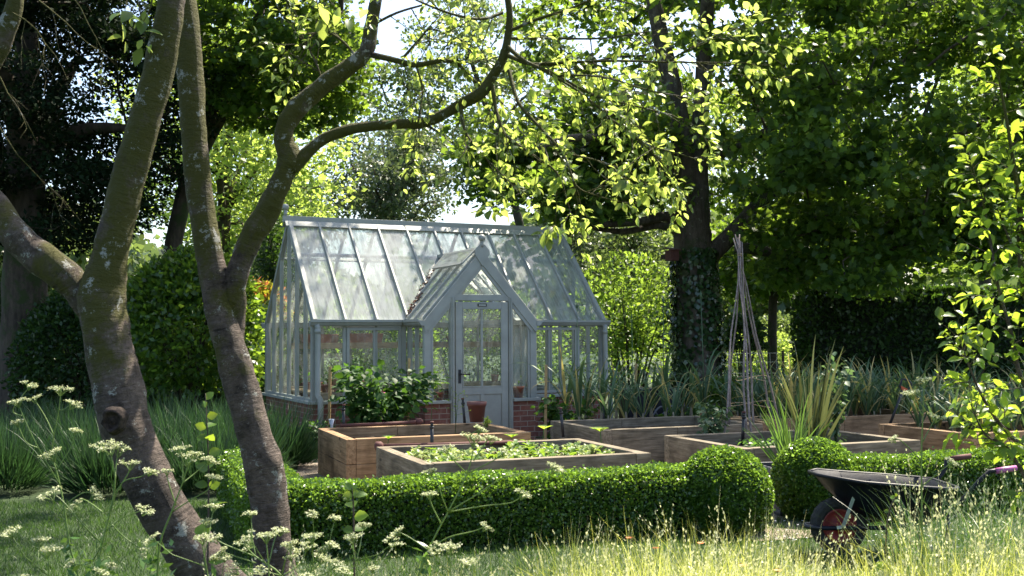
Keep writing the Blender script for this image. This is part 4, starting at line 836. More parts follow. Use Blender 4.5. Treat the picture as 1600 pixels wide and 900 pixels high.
M['core'] = plain('hedge_core', (.010, .016, .007), .95, 0, .5, 30)
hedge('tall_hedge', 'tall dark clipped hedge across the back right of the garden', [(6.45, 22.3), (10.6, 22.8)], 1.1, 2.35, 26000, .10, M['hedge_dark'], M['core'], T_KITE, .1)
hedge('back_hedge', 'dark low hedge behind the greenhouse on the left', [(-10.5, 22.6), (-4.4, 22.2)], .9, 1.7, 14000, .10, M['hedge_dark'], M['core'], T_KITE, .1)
# wood far away that closes the horizon
n = 90000; a = RNG.uniform(-1, 1, n); Yf = RNG.uniform(95, 125, n); X = a*Yf*.75; top_ = 9+3.2*np.sin(X*.11)+2.2*np.sin(X*.27+1)+1.2*np.sin(X*.7)
z = RNG.uniform(0, 1, n)**.8*np.maximum(2.5, top_); tag(cloud('distant_wood', M['far'], np.c_[X, Yf, z], rnd(n), rnd(n)+[0, -1, 1], RNG.uniform(.7, 1.5, n), T_KITE), 'pale line of distant woodland beyond the garden', 'wood', kind='stuff')
# wire fence beyond the beds
o = empty('wire_fence', (2.5, 24.5, 0), .05, 'low wire mesh fence on posts behind the sycamore', 'fence'); b = MB()
for k in range(10): b2 = MB(); b2.tube([(k*.9, 0, 0), (k*.9, 0, 1.15)], .03, 7); b2.build('post', M['bark_dark'], o)
for zz in (.15, .4, .65, .9, 1.1): b.tube([(0, -.02, zz), (8.1, -.02, zz)], .005, 4)
for k in range(54): b.tube([(k*.15, -.02, .1), (k*.15, -.02, 1.1)], .003, 4)
b.build('wire_mesh', M['galv'], o)
# ------------------------------------------------------------------ the two leaning foreground stems
M['cherry'] = barkmat('cherry_bark', (.022, .016, .013), (.17, .13, .11), (.075, .072, .014), (.36, .36, .33), 7, (1, 1, 1), True, (.7, 2.4))
LV = []
def put_limb(o):
    at_ = o.data.attributes.new('limb', 'FLOAT_VECTOR', 'POINT'); at_.data.foreach_set('vector', np.array(LV, dtype=np.float32).ravel()); LV.clear()
def bumpy_limb(mb, l, sides=32, amp=.05, burls=()):
    """limb with an uneven outline: low-frequency swelling plus knots"""
    pts = [Vector(p) for p, r in l]; m_ = len(pts); t = (pts[1]-pts[0]).normalized(); u = t.cross(Vector((0, 1, 0))).normalized(); vs = []
    ph = random.uniform(0, 9)
    for i, p in enumerate(pts):
        t = (pts[min(i+1, m_-1)]-pts[max(i-1, 0)]).normalized(); u = (u-t*u.dot(t)).normalized(); w_ = t.cross(u)
        for k in range(sides):
            a = 2*math.pi*k/sides; r = l[i][1]*(1+amp*math.sin(2*a+i*.35+ph)+amp*.7*math.sin(3*a-i*.6+ph)+amp*.5*math.sin(i*1.1+ph)+random.uniform(-.022, .022))
            q = p+u*math.cos(a)*r+w_*math.sin(a)*r
            for bc, br, bh in burls:
                dd = (q-Vector(bc)).length
                if dd < br*2: q = q+(q-p).normalized()*bh*math.exp(-(dd/br)**2)
            vs.append(q)
    acc = 0
    for i in range(m_):
        if i: acc += (pts[i]-pts[i-1]).length
        for k in range(sides): a = 2*math.pi*k/sides; LV.append((math.cos(a)*.09+ph*3, math.sin(a)*.09, acc))
    mb.add(vs, [(i*sides+k, i*sides+(k+1) % sides, (i+1)*sides+(k+1) % sides, (i+1)*sides+k) for i in range(m_-1) for k in range(sides)]+[tuple(range(sides-1, -1, -1)), tuple(range((m_-1)*sides, m_*sides))], True)
root = empty('leaning_cherry_tree', (at(400, 990, Y=5.2).x, 5.2, 0), 0, 'mossy forked cherry trunk leaning across the left foreground', 'tree'); rl = root.location.copy()
def fl(pts, Y, k=6): return smooth_limb(shift(poly_px(pts, Y), rl), k)
b = MB(); kn = at(178, 655, Y=5.05)-rl
bumpy_limb(b, fl([(440, 1020, 96, 5.3), (370, 950, 88, 5.3), (306, 870, 80, 5.25), (258, 800, 72, 5.2), (222, 730, 74), (198, 670, 78), (185, 610, 76), (172, 550, 72), (163, 500, 74), (160, 455, 70), (170, 410, 56), (183, 350, 54), (198, 290, 50), (214, 230, 51), (232, 170, 49), (248, 110, 47), (260, 50, 45), (268, 0, 43), (280, -90, 40), (300, -200, 34)], 5.2), 24, .035, [(kn, .05, .03)])
bumpy_limb(b, fl([(158, 500, 50, 5.25), (130, 462, 52, 5.25), (95, 425, 50), (55, 398, 50), (20, 362, 50), (-20, 315, 50), (-80, 240, 46)], 5.2), 20, .06)
bumpy_limb(b, fl([(-60, 180, 34), (-20, 110, 32), (5, 60, 30), (22, 10, 26), (30, -50, 22)], 5.2), 14, .05)
put_limb(b.build('trunk', M['cherry'], root))
M['knot'] = plain('knot_bark', (.040, .030, .025), .9, 0, .7, 60, .2, .8)
b = MB(); kc = kn+Vector((.022, -.088, 0)); prof = [(.058, .05), (.048, .004), (.042, -.010), (.034, -.004), (.030, .012), (.018, .016), (.010, .004), (.001, .002)]; ns = 22
vs = [kc+Vector((r*math.cos(2*math.pi*k/ns)*(1+.12*math.sin(3*k*.57)+random.uniform(-.05, .05)), y+random.uniform(-.003, .003), r*1.15*math.sin(2*math.pi*k/ns)*(1+.1*math.sin(k*.9)))) for r, y in prof for k in range(ns)]
b.add(vs, [(i*ns+k, i*ns+(k+1) % ns, (i+1)*ns+(k+1) % ns, (i+1)*ns+k) for i in range(len(prof)-1) for k in range(ns)], True)
b.build('knot', M['knot'], root)
tips = []
b = MB()
def twig(p0, d, L, r, depth, arr, mb, drop=.1, br=3, ang=.7):
    p = Vector(p0); d = Vector(d).normalized(); k = max(3, int(L/.07)); pts = [p.copy()]
    for i in range(k):
        d = (d+Vector((random.gauss(0, .12), random.gauss(0, .12), random.gauss(0, .10)-drop*.1))).normalized(); p = p+d*L/k; pts.append(p.copy())
        if i > 0 or depth == 0: arr.append((p.copy(), d.copy(), depth))
    mb.tube(pts, [r*(1-.7*i/k) for i in range(k+1)], 5, False)
    if depth > 0:
        for j in range(br):
            i = random.randint(1, k); s = Vector((random.gauss(0, 1), random.gauss(0, 1), random.gauss(0, 1)-.3)); s = (s-d*s.dot(d)).normalized()
            twig(pts[i], d*math.cos(ang)+s*math.sin(ang), L*random.uniform(.35, .6), r*.5, depth-1, arr, mb, drop+.3, br, ang)
def leafy(root, arr, mat, per, L, name='crown', droop=.5, tmpl=T_LEAF, spread=.02):
    P_, A, N = [], [], []
    for p, d, dep in arr:
        for _ in range(per if random.random() < .8 else per+1):
            s = Vector((random.gauss(0, 1), random.gauss(0, 1), random.gauss(0, 1))); s = (s-d*s.dot(d)).normalized()
            P_.append(tuple(p+s*spread*random.random())); A.append(tuple(d*.5+s*.8+Vector((0, 0, -droop*random.random()*1.4)))); N.append((random.gauss(0, .45), random.gauss(0, .45), 1))
    n = len(P_); return cloud(name, mat, np.array(P_), np.array(A), np.array(N), L*RNG.uniform(.55, 1.2, n), tmpl, root, 1.0, True)
M['cherry_leaf'] = leafmat('apple_leaf', (.04, .09, .02), (.09, .16, .04), (.60, .74, .14), .55, .35)
arr = []
twb = MB(); twb2 = MB()
for px, py, dx, dz, L in ((200, -20, .1, -1, .22), (215, 0, .2, -1, .18), (240, -10, .1, -1, .2), (480, -30, .4, -.8, .2), (505, -10, .5, -.5, .15)):
    twig(at(px, py, Y=5.1)-rl, (dx, 0, dz), L, .004, 1, arr, twb, .2, 2)
for px, py, dx, dz, L in ((0, 120, .5, -.8, .35), (20, 20, .8, -.5, .45), (60, 0, .7, -.6, .4), (-10, 180, .4, -1, .5), (110, -10, .5, -.7, .35)):
    twig(at(px, py, Y=5.1)-rl, (dx, 0, dz), L, .004, 2, [], twb2, .2, 3)     # bare lichen twigs
twb.build('twigs', M['cherry'], root); twb2.build('bare_twigs', M['cherry'], root); leafy(root, arr[::2], M['cherry_leaf'], 1, .085)
# second stem with the long right limbs
root = empty('spreading_apple_tree', (at(432, 970, Y=5.9).x, 5.9, 0), 0, 'tall leaning trunk whose long limbs spread leafy boughs over the greenhouse', 'tree'); rl = root.location.copy()
b = MB(); kn2 = at(428, 725, Y=5.8)-rl
bumpy_limb(b, fl([(440, 990, 84), (432, 930, 72), (428, 880, 62), (424, 830, 60), (420, 780, 58), (412, 730, 60), (398, 680, 54), (384, 630, 52), (370, 580, 52), (354, 525, 48), (343, 480, 46), (334, 430, 44), (322, 370, 42), (313, 310, 40), (306, 250, 40), (302, 190, 40), (298, 130, 41), (293, 70, 42), (287, 10, 44), (280, -60, 42), (270, -160, 36)], 5.9), 24, .03, [(kn2, .05, .025), (at(352, 560, Y=5.8)-rl, .05, .02)])
bumpy_limb(b, fl([(362, 560, 34, 5.95), (366, 500, 36, 5.95), (366, 455, 34), (374, 415, 36), (394, 370, 38), (415, 335, 37), (432, 300, 35), (446, 265, 34), (452, 245, 34), (444, 222, 32), (447, 195, 30), (462, 172, 31), (485, 150, 30), (512, 128, 28), (540, 108, 25), (562, 92, 26), (576, 70, 24), (580, 40, 20), (588, 0, 19), (600, -60, 17)], 5.9), 18, .06, [(at(400, 355, Y=5.85)-rl, .03, .02), (at(455, 250, Y=5.85)-rl, .04, .015)])
bumpy_limb(b, fl([(456, 262, 26), (478, 240, 21), (505, 218, 18), (540, 204, 17), (580, 197, 16), (620, 194, 16), (660, 192, 16), (695, 178, 17, 5.85), (725, 160, 18, 5.8), (752, 145, 18, 5.75), (768, 122, 17, 5.75), (784, 96, 15, 5.7), (793, 62, 12, 5.7), (796, 20, 11, 5.7), (788, -30, 10, 5.7)], 5.9), 14, .05)
put_limb(b.build('trunk', M['cherry'], root))
b = MB()
secs = [[(575, 84, 10), (610, 92, 10), (650, 101, 9), (690, 95, 7), (715, 100, 6), (735, 120, 5), (755, 140, 4)],
        [(630, 90, 5), (655, 62, 4), (672, 45, 3), (700, 55, 2)],
        [(790, 70, 8, 5.7), (820, 95, 6, 5.6), (870, 118, 5, 5.5), (930, 150, 4, 5.4), (990, 165, 3, 5.3), (1050, 180, 2, 5.3)],
        [(790, 85, 8, 5.7), (830, 100, 6, 5.6), (880, 98, 5, 5.5), (960, 95, 4, 5.4), (1040, 97, 3, 5.3), (1130, 98, 2, 5.2)],
        [(795, 110, 7, 5.7), (810, 160, 6, 5.6), (840, 195, 5, 5.5), (880, 240, 4, 5.4), (900, 290, 3, 5.4), (930, 305, 2, 5.4)],
        [(768, 125, 8, 5.75), (775, 170, 6, 5.7), (790, 210, 5, 5.6), (830, 240, 4, 5.5), (870, 270, 3, 5.5), (885, 310, 2, 5.5)],
        [(720, 165, 7, 5.8), (725, 200, 5, 5.7), (740, 225, 3, 5.6), (762, 250, 2, 5.6)],
        [(960, 190, 4, 5.3), (1010, 225, 3, 5.2), (1060, 240, 2, 5.2)], [(870, 118, 4, 5.5), (940, 120, 3, 5.3), (1010, 140, 2, 5.2), (1060, 150, 2, 5.2)], [(1040, 97, 3, 5.3), (1090, 70, 2, 5.2), (1130, 50, 2, 5.2)], [(880, 240, 4, 5.5), (930, 250, 3, 5.4), (985, 270, 2, 5.3)],
        [(793, 50, 6, 5.7), (840, 30, 5, 5.6), (900, 10, 4, 5.5), (960, -20, 3, 5.4)],
        [(785, 20, 6, 5.7), (750, 30, 5, 5.6), (700, 20, 4, 5.5), (650, 0, 3, 5.5)],
        [(580, 40, 5), (620, 20, 4), (660, 8, 3)], [(560, 92, 5), (530, 60, 4), (500, 50, 3), (470, 70, 2)],
        [(650, 102, 4), (660, 140, 3), (655, 180, 2)], [(505, 130, 4), (490, 90, 3), (470, 60, 2)],
        [(830, 100, 5, 5.6), (900, 140, 4, 5.4), (960, 190, 3, 5.3), (1010, 230, 2.4, 5.2), (1040, 270, 2, 5.2)],
        [(800, 60, 5, 5.6), (870, 60, 4, 5.4), (940, 60, 3, 5.3), (1010, 50, 2, 5.2)]]
arr = []
for s in secs:
    l = fl(s, 5.9, 4); b.tube([p for p, r in l], [max(r, .0022) for p, r in l], 7, False, .06)
    for i in range(2, len(l)):
        if random.random() < .66:
            d = (Vector(l[i][0])-Vector(l[i-1][0])).normalized(); q = (d*.7+Vector((random.gauss(0, .5), random.gauss(0, .5), random.gauss(0, .6)-.15))).normalized()
            twig(l[i][0], q, random.uniform(.15, .38), .0035, 1, arr, b, .25, 2)
    e, e0 = l[-1][0], l[-3][0]; twig(e, Vector(e)-Vector(e0), .22, .003, 1, arr, b, .2, 3)
# upper boughs above the picture carry a crown added to shade the lawn
for s in ([(600, -60, 14), (640, -130, 10), (720, -190, 6), (820, -220, 4)], [(280, -60, 34), (330, -170, 20), (420, -230, 10)], [(788, -30, 9, 5.7), (800, -120, 7, 5.6), (850, -200, 4, 5.5)]):
    l = fl(s, 5.9, 4); b.tube([p for p, r in l], [r for p, r in l], 7, False, .06)
b.build('boughs', M['cherry'], root)
hi = [shift([(at(281, -50, Y=5.9), .09), (Vector((-2.3, 7.2, 4.9)), .07), (Vector((-2.6, 9.0, 5.6)), .05), (Vector((-2.6, 11.5, 6.2)), .03)], rl), shift([(at(600, -60, Y=5.9), .045), (Vector((-.9, 7.3, 4.8)), .035), (Vector((-1.2, 9.0, 5.5)), .02)], rl)]
hc = np.concatenate([shell(70, (-2.9, 10.7, 6.1), (2.1, 2.2, .65), .1), shell(30, (-4.6, 9.5, 6.0), (1.2, 1.8, .6), .1)])-np.array(rl)  # leaf clumps out of view, placed so their shadow covers the left lawn
grow(root, hi, hc, M['cherry'], .006, .46, .05); crown(root, hc, 55, .42, .10, M['cherry_leaf'], T_LEAF, .5, name='added_shade_crown')
arr = [q for q in arr if not (q[0].z+rl.z < 2.1 and 690 < 800+(q[0].x+rl.x)/(q[0].y+rl.y)*CF < 835)]
arr = [q for q in arr if random.random() < .74]
leafy(root, arr, M['cherry_leaf'], 2, .045, droop=.28)
leafy(root, arr[::9], M['cherry_leaf'], 1, .075, 'large_leaves')
for px, py, dz in ((775, 322, .35), (868, 352, .42)):     # two single sprays hang lower
    a2 = []; tb = MB(); p0 = at(px, py, Y=5.5)-rl; tb.tube([p0+Vector((0, 0, dz)), p0+Vector((.01, 0, dz/2)), p0], .002, 5)
    for q in range(5): twig(p0, (random.gauss(0, 1), random.gauss(0, .6), -.3), .07, .002, 0, a2, tb, .1, 1)
    tb.build('hanging_twig', M['cherry'], root); leafy(root, a2, M['cherry_leaf'], 1, .07, 'hanging_leaves')
# right hand sapling in front
M['sap_leaf'] = leafmat('sapling_leaf', (.04, .10, .015), (.08, .16, .03), (.50, .68, .06), .5, .35)
root = empty('apple_sapling', (at(1640, 900, Y=5.0).x, 5.0, 0), 0, 'backlit young apple tree with bright leaves at the right edge', 'tree'); rl = root.location.copy(); b = MB(); arr = []
for s in ([(1660, 1000, 22), (1650, 850, 18), (1640, 700, 14), (1625, 560, 11), (1612, 440, 9), (1590, 300, 7), (1575, 200, 5), (1560, 120, 3)],
          [(1640, 740, 9), (1600, 700, 8), (1560, 660, 6), (1530, 610, 4), (1510, 560, 3), (1500, 530, 2)], [(1630, 640, 8), (1595, 590, 7), (1580, 520, 6), (1560, 450, 5), (1548, 380, 4), (1535, 310, 3), (1520, 265, 2)],
          [(1620, 520, 7), (1600, 460, 6), (1592, 400, 5), (1590, 330, 4), (1588, 260, 3)], [(1650, 800, 8), (1610, 760, 6), (1575, 700, 5), (1540, 680, 3), (1520, 640, 2)], [(1612, 440, 5), (1580, 380, 4), (1560, 330, 2)]):
    l = fl(s, 5.0, 4); b.tube([p for p, r in l], [max(.0015, r) for p, r in l], 8, False, .05)
    for i in range(3, len(l)):
        d = (Vector(l[i][0])-Vector(l[i-1][0])).normalized()
        for _ in range(2 if i % 2 else 1):
            twig(l[i][0], (d*.6+Vector((random.gauss(0, .7), random.gauss(0, .6), random.gauss(0, .4)))).normalized(), random.uniform(.07, .20), .0025, 0, arr, b, .1, 1)
    twig(l[-1][0], d, .16, .002, 0, arr, b, 0, 1)
b.build('stems', M['cherry'], root); leafy(root, arr, M['sap_leaf'], 2, .064, droop=.2)
# ------------------------------------------------------------------ clipped box
M['boxleaf'] = leafmat('box_leaf', (.024, .070, .010), (.065, .135, .020), (.24, .42, .03), .32, .3, .6, tip=(.12, .20, .03), tipfrac=.2)
h0 = [(-2.36, 9.80), (-1.62, 7.66), (1.35, 8.52)]
hedge('box_hedge', 'low clipped box hedge curving round the salad bed in the middle', h0, .42, .46, 125000, .021, M['boxleaf'], M['core'], T_KITE, .034, 1.5)
hedge('box_hedge', 'low clipped box hedge behind the wheelbarrow on the right', [(2.75, 9.10), (6.6, 10.2)], .42, .46, 90000, .021, M['boxleaf'], M['core'], T_KITE, .034, 1.5)
def ball(ctr, r, n, label):
    root = empty('box_ball', (ctr[0], ctr[1], 0), 0, label, 'topiary', 'clipped box balls'); d = unit(rnd(n)); f = 1-RNG.uniform(0, 1, n)**2*.13+.014*np.sin(d[:, 0]*5+ctr[0])*np.sin(d[:, 2]*4+ctr[1])+.006*np.sin(d[:, 0]*13+d[:, 1]*9)+np.maximum(0, RNG.normal(size=n)-1.6)*.05
    P_ = d*f[:, None]*np.array([r, r, r*1.02])+[0, 0, ctr[2]]; P_[:, 2] = np.maximum(.01, P_[:, 2])
    cloud('foliage', M['boxleaf'], P_, d*.7+rnd(n)*.6+[0, 0, .3], d+rnd(n)*.5, .021*RNG.uniform(.7, 1.35, n), T_KITE, root, 1.5)
    b = MB(); k = 14; b.lathe([(max(.001, (r-.06)*math.sin(math.pi*i/k)), max(.01, ctr[2]-(r-.06)*math.cos(math.pi*i/k))) for i in range(k+1)], 24); b.build('twiggy_core', M['core'], root)
ball((1.62, 8.46, .27), .36, 38000, 'clipped box ball at the end of the middle hedge')
ball((2.48, 9.02, .29), .35, 34000, 'clipped box ball between the planter and the wheelbarrow')
# ------------------------------------------------------------------ lavender at the left
M['lav'] = leafmat('lavender_leaf', (.014, .042, .014), (.032, .078, .022), (.06, .14, .035), .3, .5)
lav = [(-4.9, 10.7), (-4.0, 10.6), (-3.1, 10.7), (-5.4, 11.7), (-4.5, 11.6), (-3.6, 11.6), (-2.9, 11.6), (-6.2, 12.7), (-5.2, 12.7), (-4.3, 12.8), (-3.4, 12.7), (-2.75, 12.8), (-6.3, 13.9), (-5.3, 13.9), (-4.3, 14.0), (-3.5, 13.9), (-6.5, 15.1), (-5.4, 15.2), (-4.6, 15.2)]
def lavender(loc, first=None):
    r_ = empty('lavender_bush', (0, 0, 0)); n = 2300; d = unit(np.c_[rnd(n, 2), abs(RNG.normal(size=n))*1.1+.1]); P_ = d*[.30, .30, .22]*RNG.uniform(.5, 1, (n, 1)); P_[:, 2] += .02
    cloud('foliage', M['lav'], P_, d+rnd(n)*.25+[0, 0, .6], rnd(n), RNG.uniform(.10, .20, n), T_BLADE, r_, 1.3)
    n = 300; d = np.c_[rnd(n, 2)*.30, np.ones(n)]; P_ = np.c_[d[:, :2]*.5, np.full(n, .18)]; cloud('stalks', M['lav'], P_, d, rnd(n), RNG.uniform(.28, .46, n), T_BLADE, r_, .45)
    return r_
pro = [lavender(0), lavender(0)]; used = [False, False]
for i, (x, y) in enumerate(lav):
    k = i % 2; x += random.uniform(-.12, .12); y += random.uniform(-.12, .12); s = random.uniform(1.15, 1.45); rz = random.uniform(0, 6)
    if not used[k]: o = pro[k]; used[k] = True; o.location = (x, y, 0); o.rotation_euler = (0, 0, rz); o.scale = (s,)*3
    else: o = copy_thing(pro[k], (x, y, 0), rz, scale=s)
    tag(o, 'green lavender clump in the mass left of the raised beds', 'lavender', 'lavender clumps left of the raised beds')
# ------------------------------------------------------------------ leeks
M['leek'] = leafmat('leek_leaf', (.035, .085, .035), (.075, .14, .07), (.18, .30, .09), .3, .5)
M['leek_dry'] = leafmat('dry_leek_leaf', (.26, .23, .07), (.42, .36, .16), (.55, .48, .14), .35, .6)
M['bulb'] = plain('leek_shaft', (.22, .19, .13), .6, 0, .3, 40)
def leek(seed, h=.75, nl=10):
    rs = random.Random(seed); r_ = empty('leek'); b = MB(); b.tube([(0, 0, -.02), (0, 0, .02), (0, 0, .06), (.0, 0, .13)], [.018, .022, .015, .011], 8); b.build('shaft', M['bulb'], r_)
    g, y = MB(), MB()
    for k in range(nl):
        a = (k % 2)*math.pi+rs.gauss(0, .5)+seed; L = h*rs.uniform(.55, 1.1); lean = rs.uniform(.10, .65); dry = k >= nl-2 or rs.random() < .12; z0 = .04+.08*(nl-k)/nl
        pts = []; d = Vector((math.cos(a)*lean, math.sin(a)*lean, 1)).normalized(); p = Vector((0, 0, z0)); pts.append(p.copy()); seg = 8; bend = rs.uniform(.05, .55)*(1.7 if dry else 1)
        for i in range(seg): d = (d+Vector((math.cos(a), math.sin(a), -1.2))*bend*(i/seg)**1.6).normalized(); p = p+d*L/seg; pts.append(p.copy())
        wd = [.018, .028, .034, .034, .030, .025, .018, .010, .002]; (y if dry else g).strip(pts, [w_*rs.uniform(.8, 1.2) for w_ in wd], (math.cos(a), math.sin(a), .2), .25)
    g.build('leaves', M['leek'], r_)
    if y.v: y.build('dry_leaves', M['leek_dry'], r_)
    if seed == 6:
        s = MB(); H_ = h*1.55; s.tube([(0, 0, .1), (.02, .01, H_*.5), (.03, 0, H_)], [.007, .005, .004], 6); s.lathe([(.002, 0), (.013, .02), (.010, .04), (.001, .08)], 8, (.03, 0, H_)); s.build('flower_stalk', M['leek'], r_)
    return r_
protos = [leek(i, h_) for i, h_ in enumerate((.72, .80, .66, .76, .84, .7, .8))]; used = [0]*len(protos)
def place_leek(p, lab, grp, s=1.0):
    k = random.randrange(len(protos)) if 'beside' in grp else random.randrange(6); rz = random.uniform(0, 6.28)
    if not used[k]: o = protos[k]; used[k] = 1; o.location = p; o.rotation_euler = (0, 0, rz); o.scale = (s,)*3
    else: o = copy_thing(protos[k], p, rz, scale=s)
    tag(o, lab, 'leek', grp)
for px, py in ((885, 655), (905, 668), (915, 659), (940, 662), (950, 672), (963, 656), (978, 668), (992, 660), (1005, 668), (1018, 656), (1040, 660), (1052, 666), (1066, 658), (1080, 654), (1100, 660), (925, 650)):
    place_leek(at(px, py-4, .39), 'tall leek going yellow at the tips in the bed right of the greenhouse door', 'leeks in the bed beside the greenhouse', random.uniform(1.05, 1.35))
for i in range(11):
    for j in range(5):
        place_leek(bp(FF, .3+i*.22+random.uniform(-.05, .05), .2+j*.26+random.uniform(-.05, .05), .39), 'tall grey green leek in the packed rows under the dark hedge', 'leeks in the long back bed', random.uniform(.95, 1.2))
for i in range(7):
    for j in range(4):
        place_leek(bp(FE, .35+i*.22+random.uniform(-.05, .05), .45+j*.22+random.uniform(-.05, .05), .39), 'leek with drooping yellow leaves in the rightmost raised bed', 'leeks in the rightmost raised bed', random.uniform(.75, 1.0))
o5 = [(5.9, 15.6), (6.5, 15.9), (7.1, 16.0), (7.7, 16.3), (5.4, 15.4), (8.1, 16.8), (4.9, 15.5), (6.2, 16.4), (6.9, 16.7), (5.6, 16.1)]
for x, y in o5:
    for _ in range(3): place_leek((x+random.uniform(-.25, .25), y+random.uniform(-.2, .2), 0.2), 'far leek showing above the packed leek rows before the hedge', 'leeks furthest back before the hedge', random.uniform(1.2, 1.5))
# ------------------------------------------------------------------ leafy shrubs
M['rasp'] = leafmat('raspberry_leaf', (.018, .055, .014), (.04, .10, .025), (.14, .30, .03), .35, .55, .3)
M['petal'] = plain('petal', (.55, .10, .30), .6)
def leafy_shrub(name, label, base, w_, h_, n, L, mat, cat='shrub', stems=9, flowers=0, fm=None, tmpl=T_LEAF):
    r_ = empty(name, base, random.random()*6, label, cat); b = MB(); tips = []
    for k in range(stems):
        a = 2*math.pi*k/stems+random.uniform(-.3, .3); q = random.uniform(.35, 1); e = Vector((math.cos(a)*w_*q, math.sin(a)*w_*q*.7, h_*random.uniform(.7, 1.05)*(1-.25*q*q))); m1 = Vector((e.x*.35, e.y*.35, e.z*.55)); l = smooth_limb([(Vector((e.x*.08, e.y*.08, 0)), .008), (m1, .006), (e, .002)], 5)
        b.tube([p for p, r in l], [r for p, r in l], 6, False); tips += [p for p, r in l[2:]]
    b.build('stems', M['lav'], r_); T = np.array([tuple(t_) for t_ in tips]); idx = RNG.integers(0, len(T), n); q = unit(rnd(n))*RNG.uniform(.2, 1, (n, 1))*[w_*.33, w_*.33, h_*.16]
    P_ = T[idx]+q; P_[:, 2] = np.maximum(P_[:, 2], .02); A = P_*[1, 1, 0]*1.2+q+rnd(n)*.3*w_; A[:, 2] -= .15*w_
    cloud('foliage', mat, P_, A, rnd(n)*.45+[0, -.15, 1], L*RNG.uniform(.6, 1.2, n), tmpl, r_, 1.35, True)
    if flowers:
        idx = RNG.integers(0, len(T), flowers*9); c = T[RNG.integers(len(T)*2//3, len(T), flowers)]; [cloud('flower', fm, np.tile(k_, (9, 1))+rnd(9)*.012+[0, -.05, .06], rnd(9), rnd(9), .035, T_KITE, r_) for k_ in c]
    return r_
p = at(590, 668, Y=14.15); leafy_shrub('raspberry_bush', 'big leafy bush with pink flowers in front of the left greenhouse window', (p.x, 14.25, 0),   .74, 1.22, 2100, .115, M['rasp'], 'bush', 19, 6, M['petal'])
p = at(490, 668, Y=13.6); leafy_shrub('rose_shrub', 'low leafy plant at the corner of the greenhouse downpipe', (p.x, 13.7, 0), .32, .55, 260, .09, M['rasp'], 'shrub', 6)
p = at(885, 650, Y=14.7); leafy_shrub('raspberry_bush', 'leafy bush under the right hand greenhouse window', (p.x, 14.9, 0), .50, .72, 600, .11, M['rasp'], 'bush', 9)
p = at(1000, 640, Y=15.5); leafy_shrub('leafy_plant', 'leafy green clump behind the leeks beside the sycamore', (p.x+.9, 16.2, 0), .6, .5, 420, .12, M['rasp'], 'plant', 7)
p = at(1112, 688, .4); leafy_shrub('rose_bush', 'small leafy rose bush at the left of the cane wigwam', p, .27, .42, 210, .075, M['leek'], 'bush', 7)
p = bp(FD, 1.55, .75, .39); leafy_shrub('rose_bush', 'thin blue green rose bush standing at the right of the phormium', p, .22, .95, 190, .075, M['leek'], 'bush', 4)
p = bp(FD, .55, .45, .39); leafy_shrub('seedling_clump', 'low green seedlings around the cane bases', p, .38, .14, 260, .05, M['potleaf'], 'seedlings', 8)
# ------------------------------------------------------------------ phormium and iris-like leaves in the planter
M['phorm'] = leafmat('phormium_leaf', (.035, .065, .025), (.09, .115, .05), (.18, .20, .06), .3, .35, .5)
M['iris'] = leafmat('iris_leaf', (.03, .085, .02), (.06, .14, .03), (.18, .32, .05), .35, .35)
def sword_plant(name, label, base, n, h, lean, wd, mat, bend=.08):
    r_ = empty(name, base, 0, label, 'plant'); b = MB()
    for k in range(n):
        a = random.uniform(0, 6.283); l = random.uniform(.02, lean); d = Vector((math.cos(a)*l, math.sin(a)*l, 1)).normalized(); p = Vector((math.cos(a)*.04+random.uniform(-.05, .05), math.sin(a)*.04+random.uniform(-.05, .05), 0)); L = h*random.uniform(.5, 1.05)*(1-.2*l); pts = [p.copy()]
        for i in range(7): d = (d+Vector((math.cos(a), math.sin(a), -.6))*bend*random.uniform(.3, 1)*(i/7)); d.normalize(); p = p+d*L/7; pts.append(p.copy())
        w2 = [wd*x*random.uniform(.85, 1.1) for x in (.75, .95, 1, .95, .85, .65, .4, .05)]; t_ = random.uniform(0, 6.28); b.strip(pts, w2, (math.cos(t_), math.sin(t_), .1), .2)
    b.build('leaves', mat, r_); return r_
sword_plant('phormium', 'tall striped sword leaved phormium growing behind the lead planter', bp(FD, .95, .35, .38), 38, 1.1, .62, .040, M['phorm'])
sword_plant('iris_clump', 'bright green strappy clump in the lead planter', (pc.x, pc.y, .36), 75, .72, .8, .016, M['iris'], .12)
# ------------------------------------------------------------------ salad seedlings
M['salad'] = leafmat('salad_leaf', (.14, .22, .06), (.28, .36, .14), (.5, .58, .2), .4, .4, .4, tip=(.45, .50, .34), tipfrac=.22)
M['red_salad'] = leafmat('red_salad_leaf', (.05, .015, .012), (.12, .04, .025), (.2, .04, .03), .3)
def salad(mat, nl, r, h):
    r_ = empty('salad_seedling'); a = RNG.uniform(0, 6.28, nl); A = np.c_[np.cos(a), np.sin(a), RNG.uniform(.3, 1.3, nl)]; P_ = np.c_[np.cos(a)*.01, np.sin(a)*.01, RNG.uniform(0, h, nl)]
    cloud('leaves', mat, P_, A, rnd(nl)*.3+[0, 0, 1], r*RNG.uniform(.6, 1.2, nl), T_LEAF, r_, 1.5, True); return r_
M['salad_green'] = leafmat('green_salad_leaf', (.05, .12, .02), (.10, .20, .03), (.36, .55, .05), .45)
sp = [salad(M['salad'], 14, .05, .07), salad(M['salad_green'], 13, .055, .09), salad(M['salad'], 18, .035, .10), salad(M['red_salad'], 8, .05, .02)]; us = [0]*4
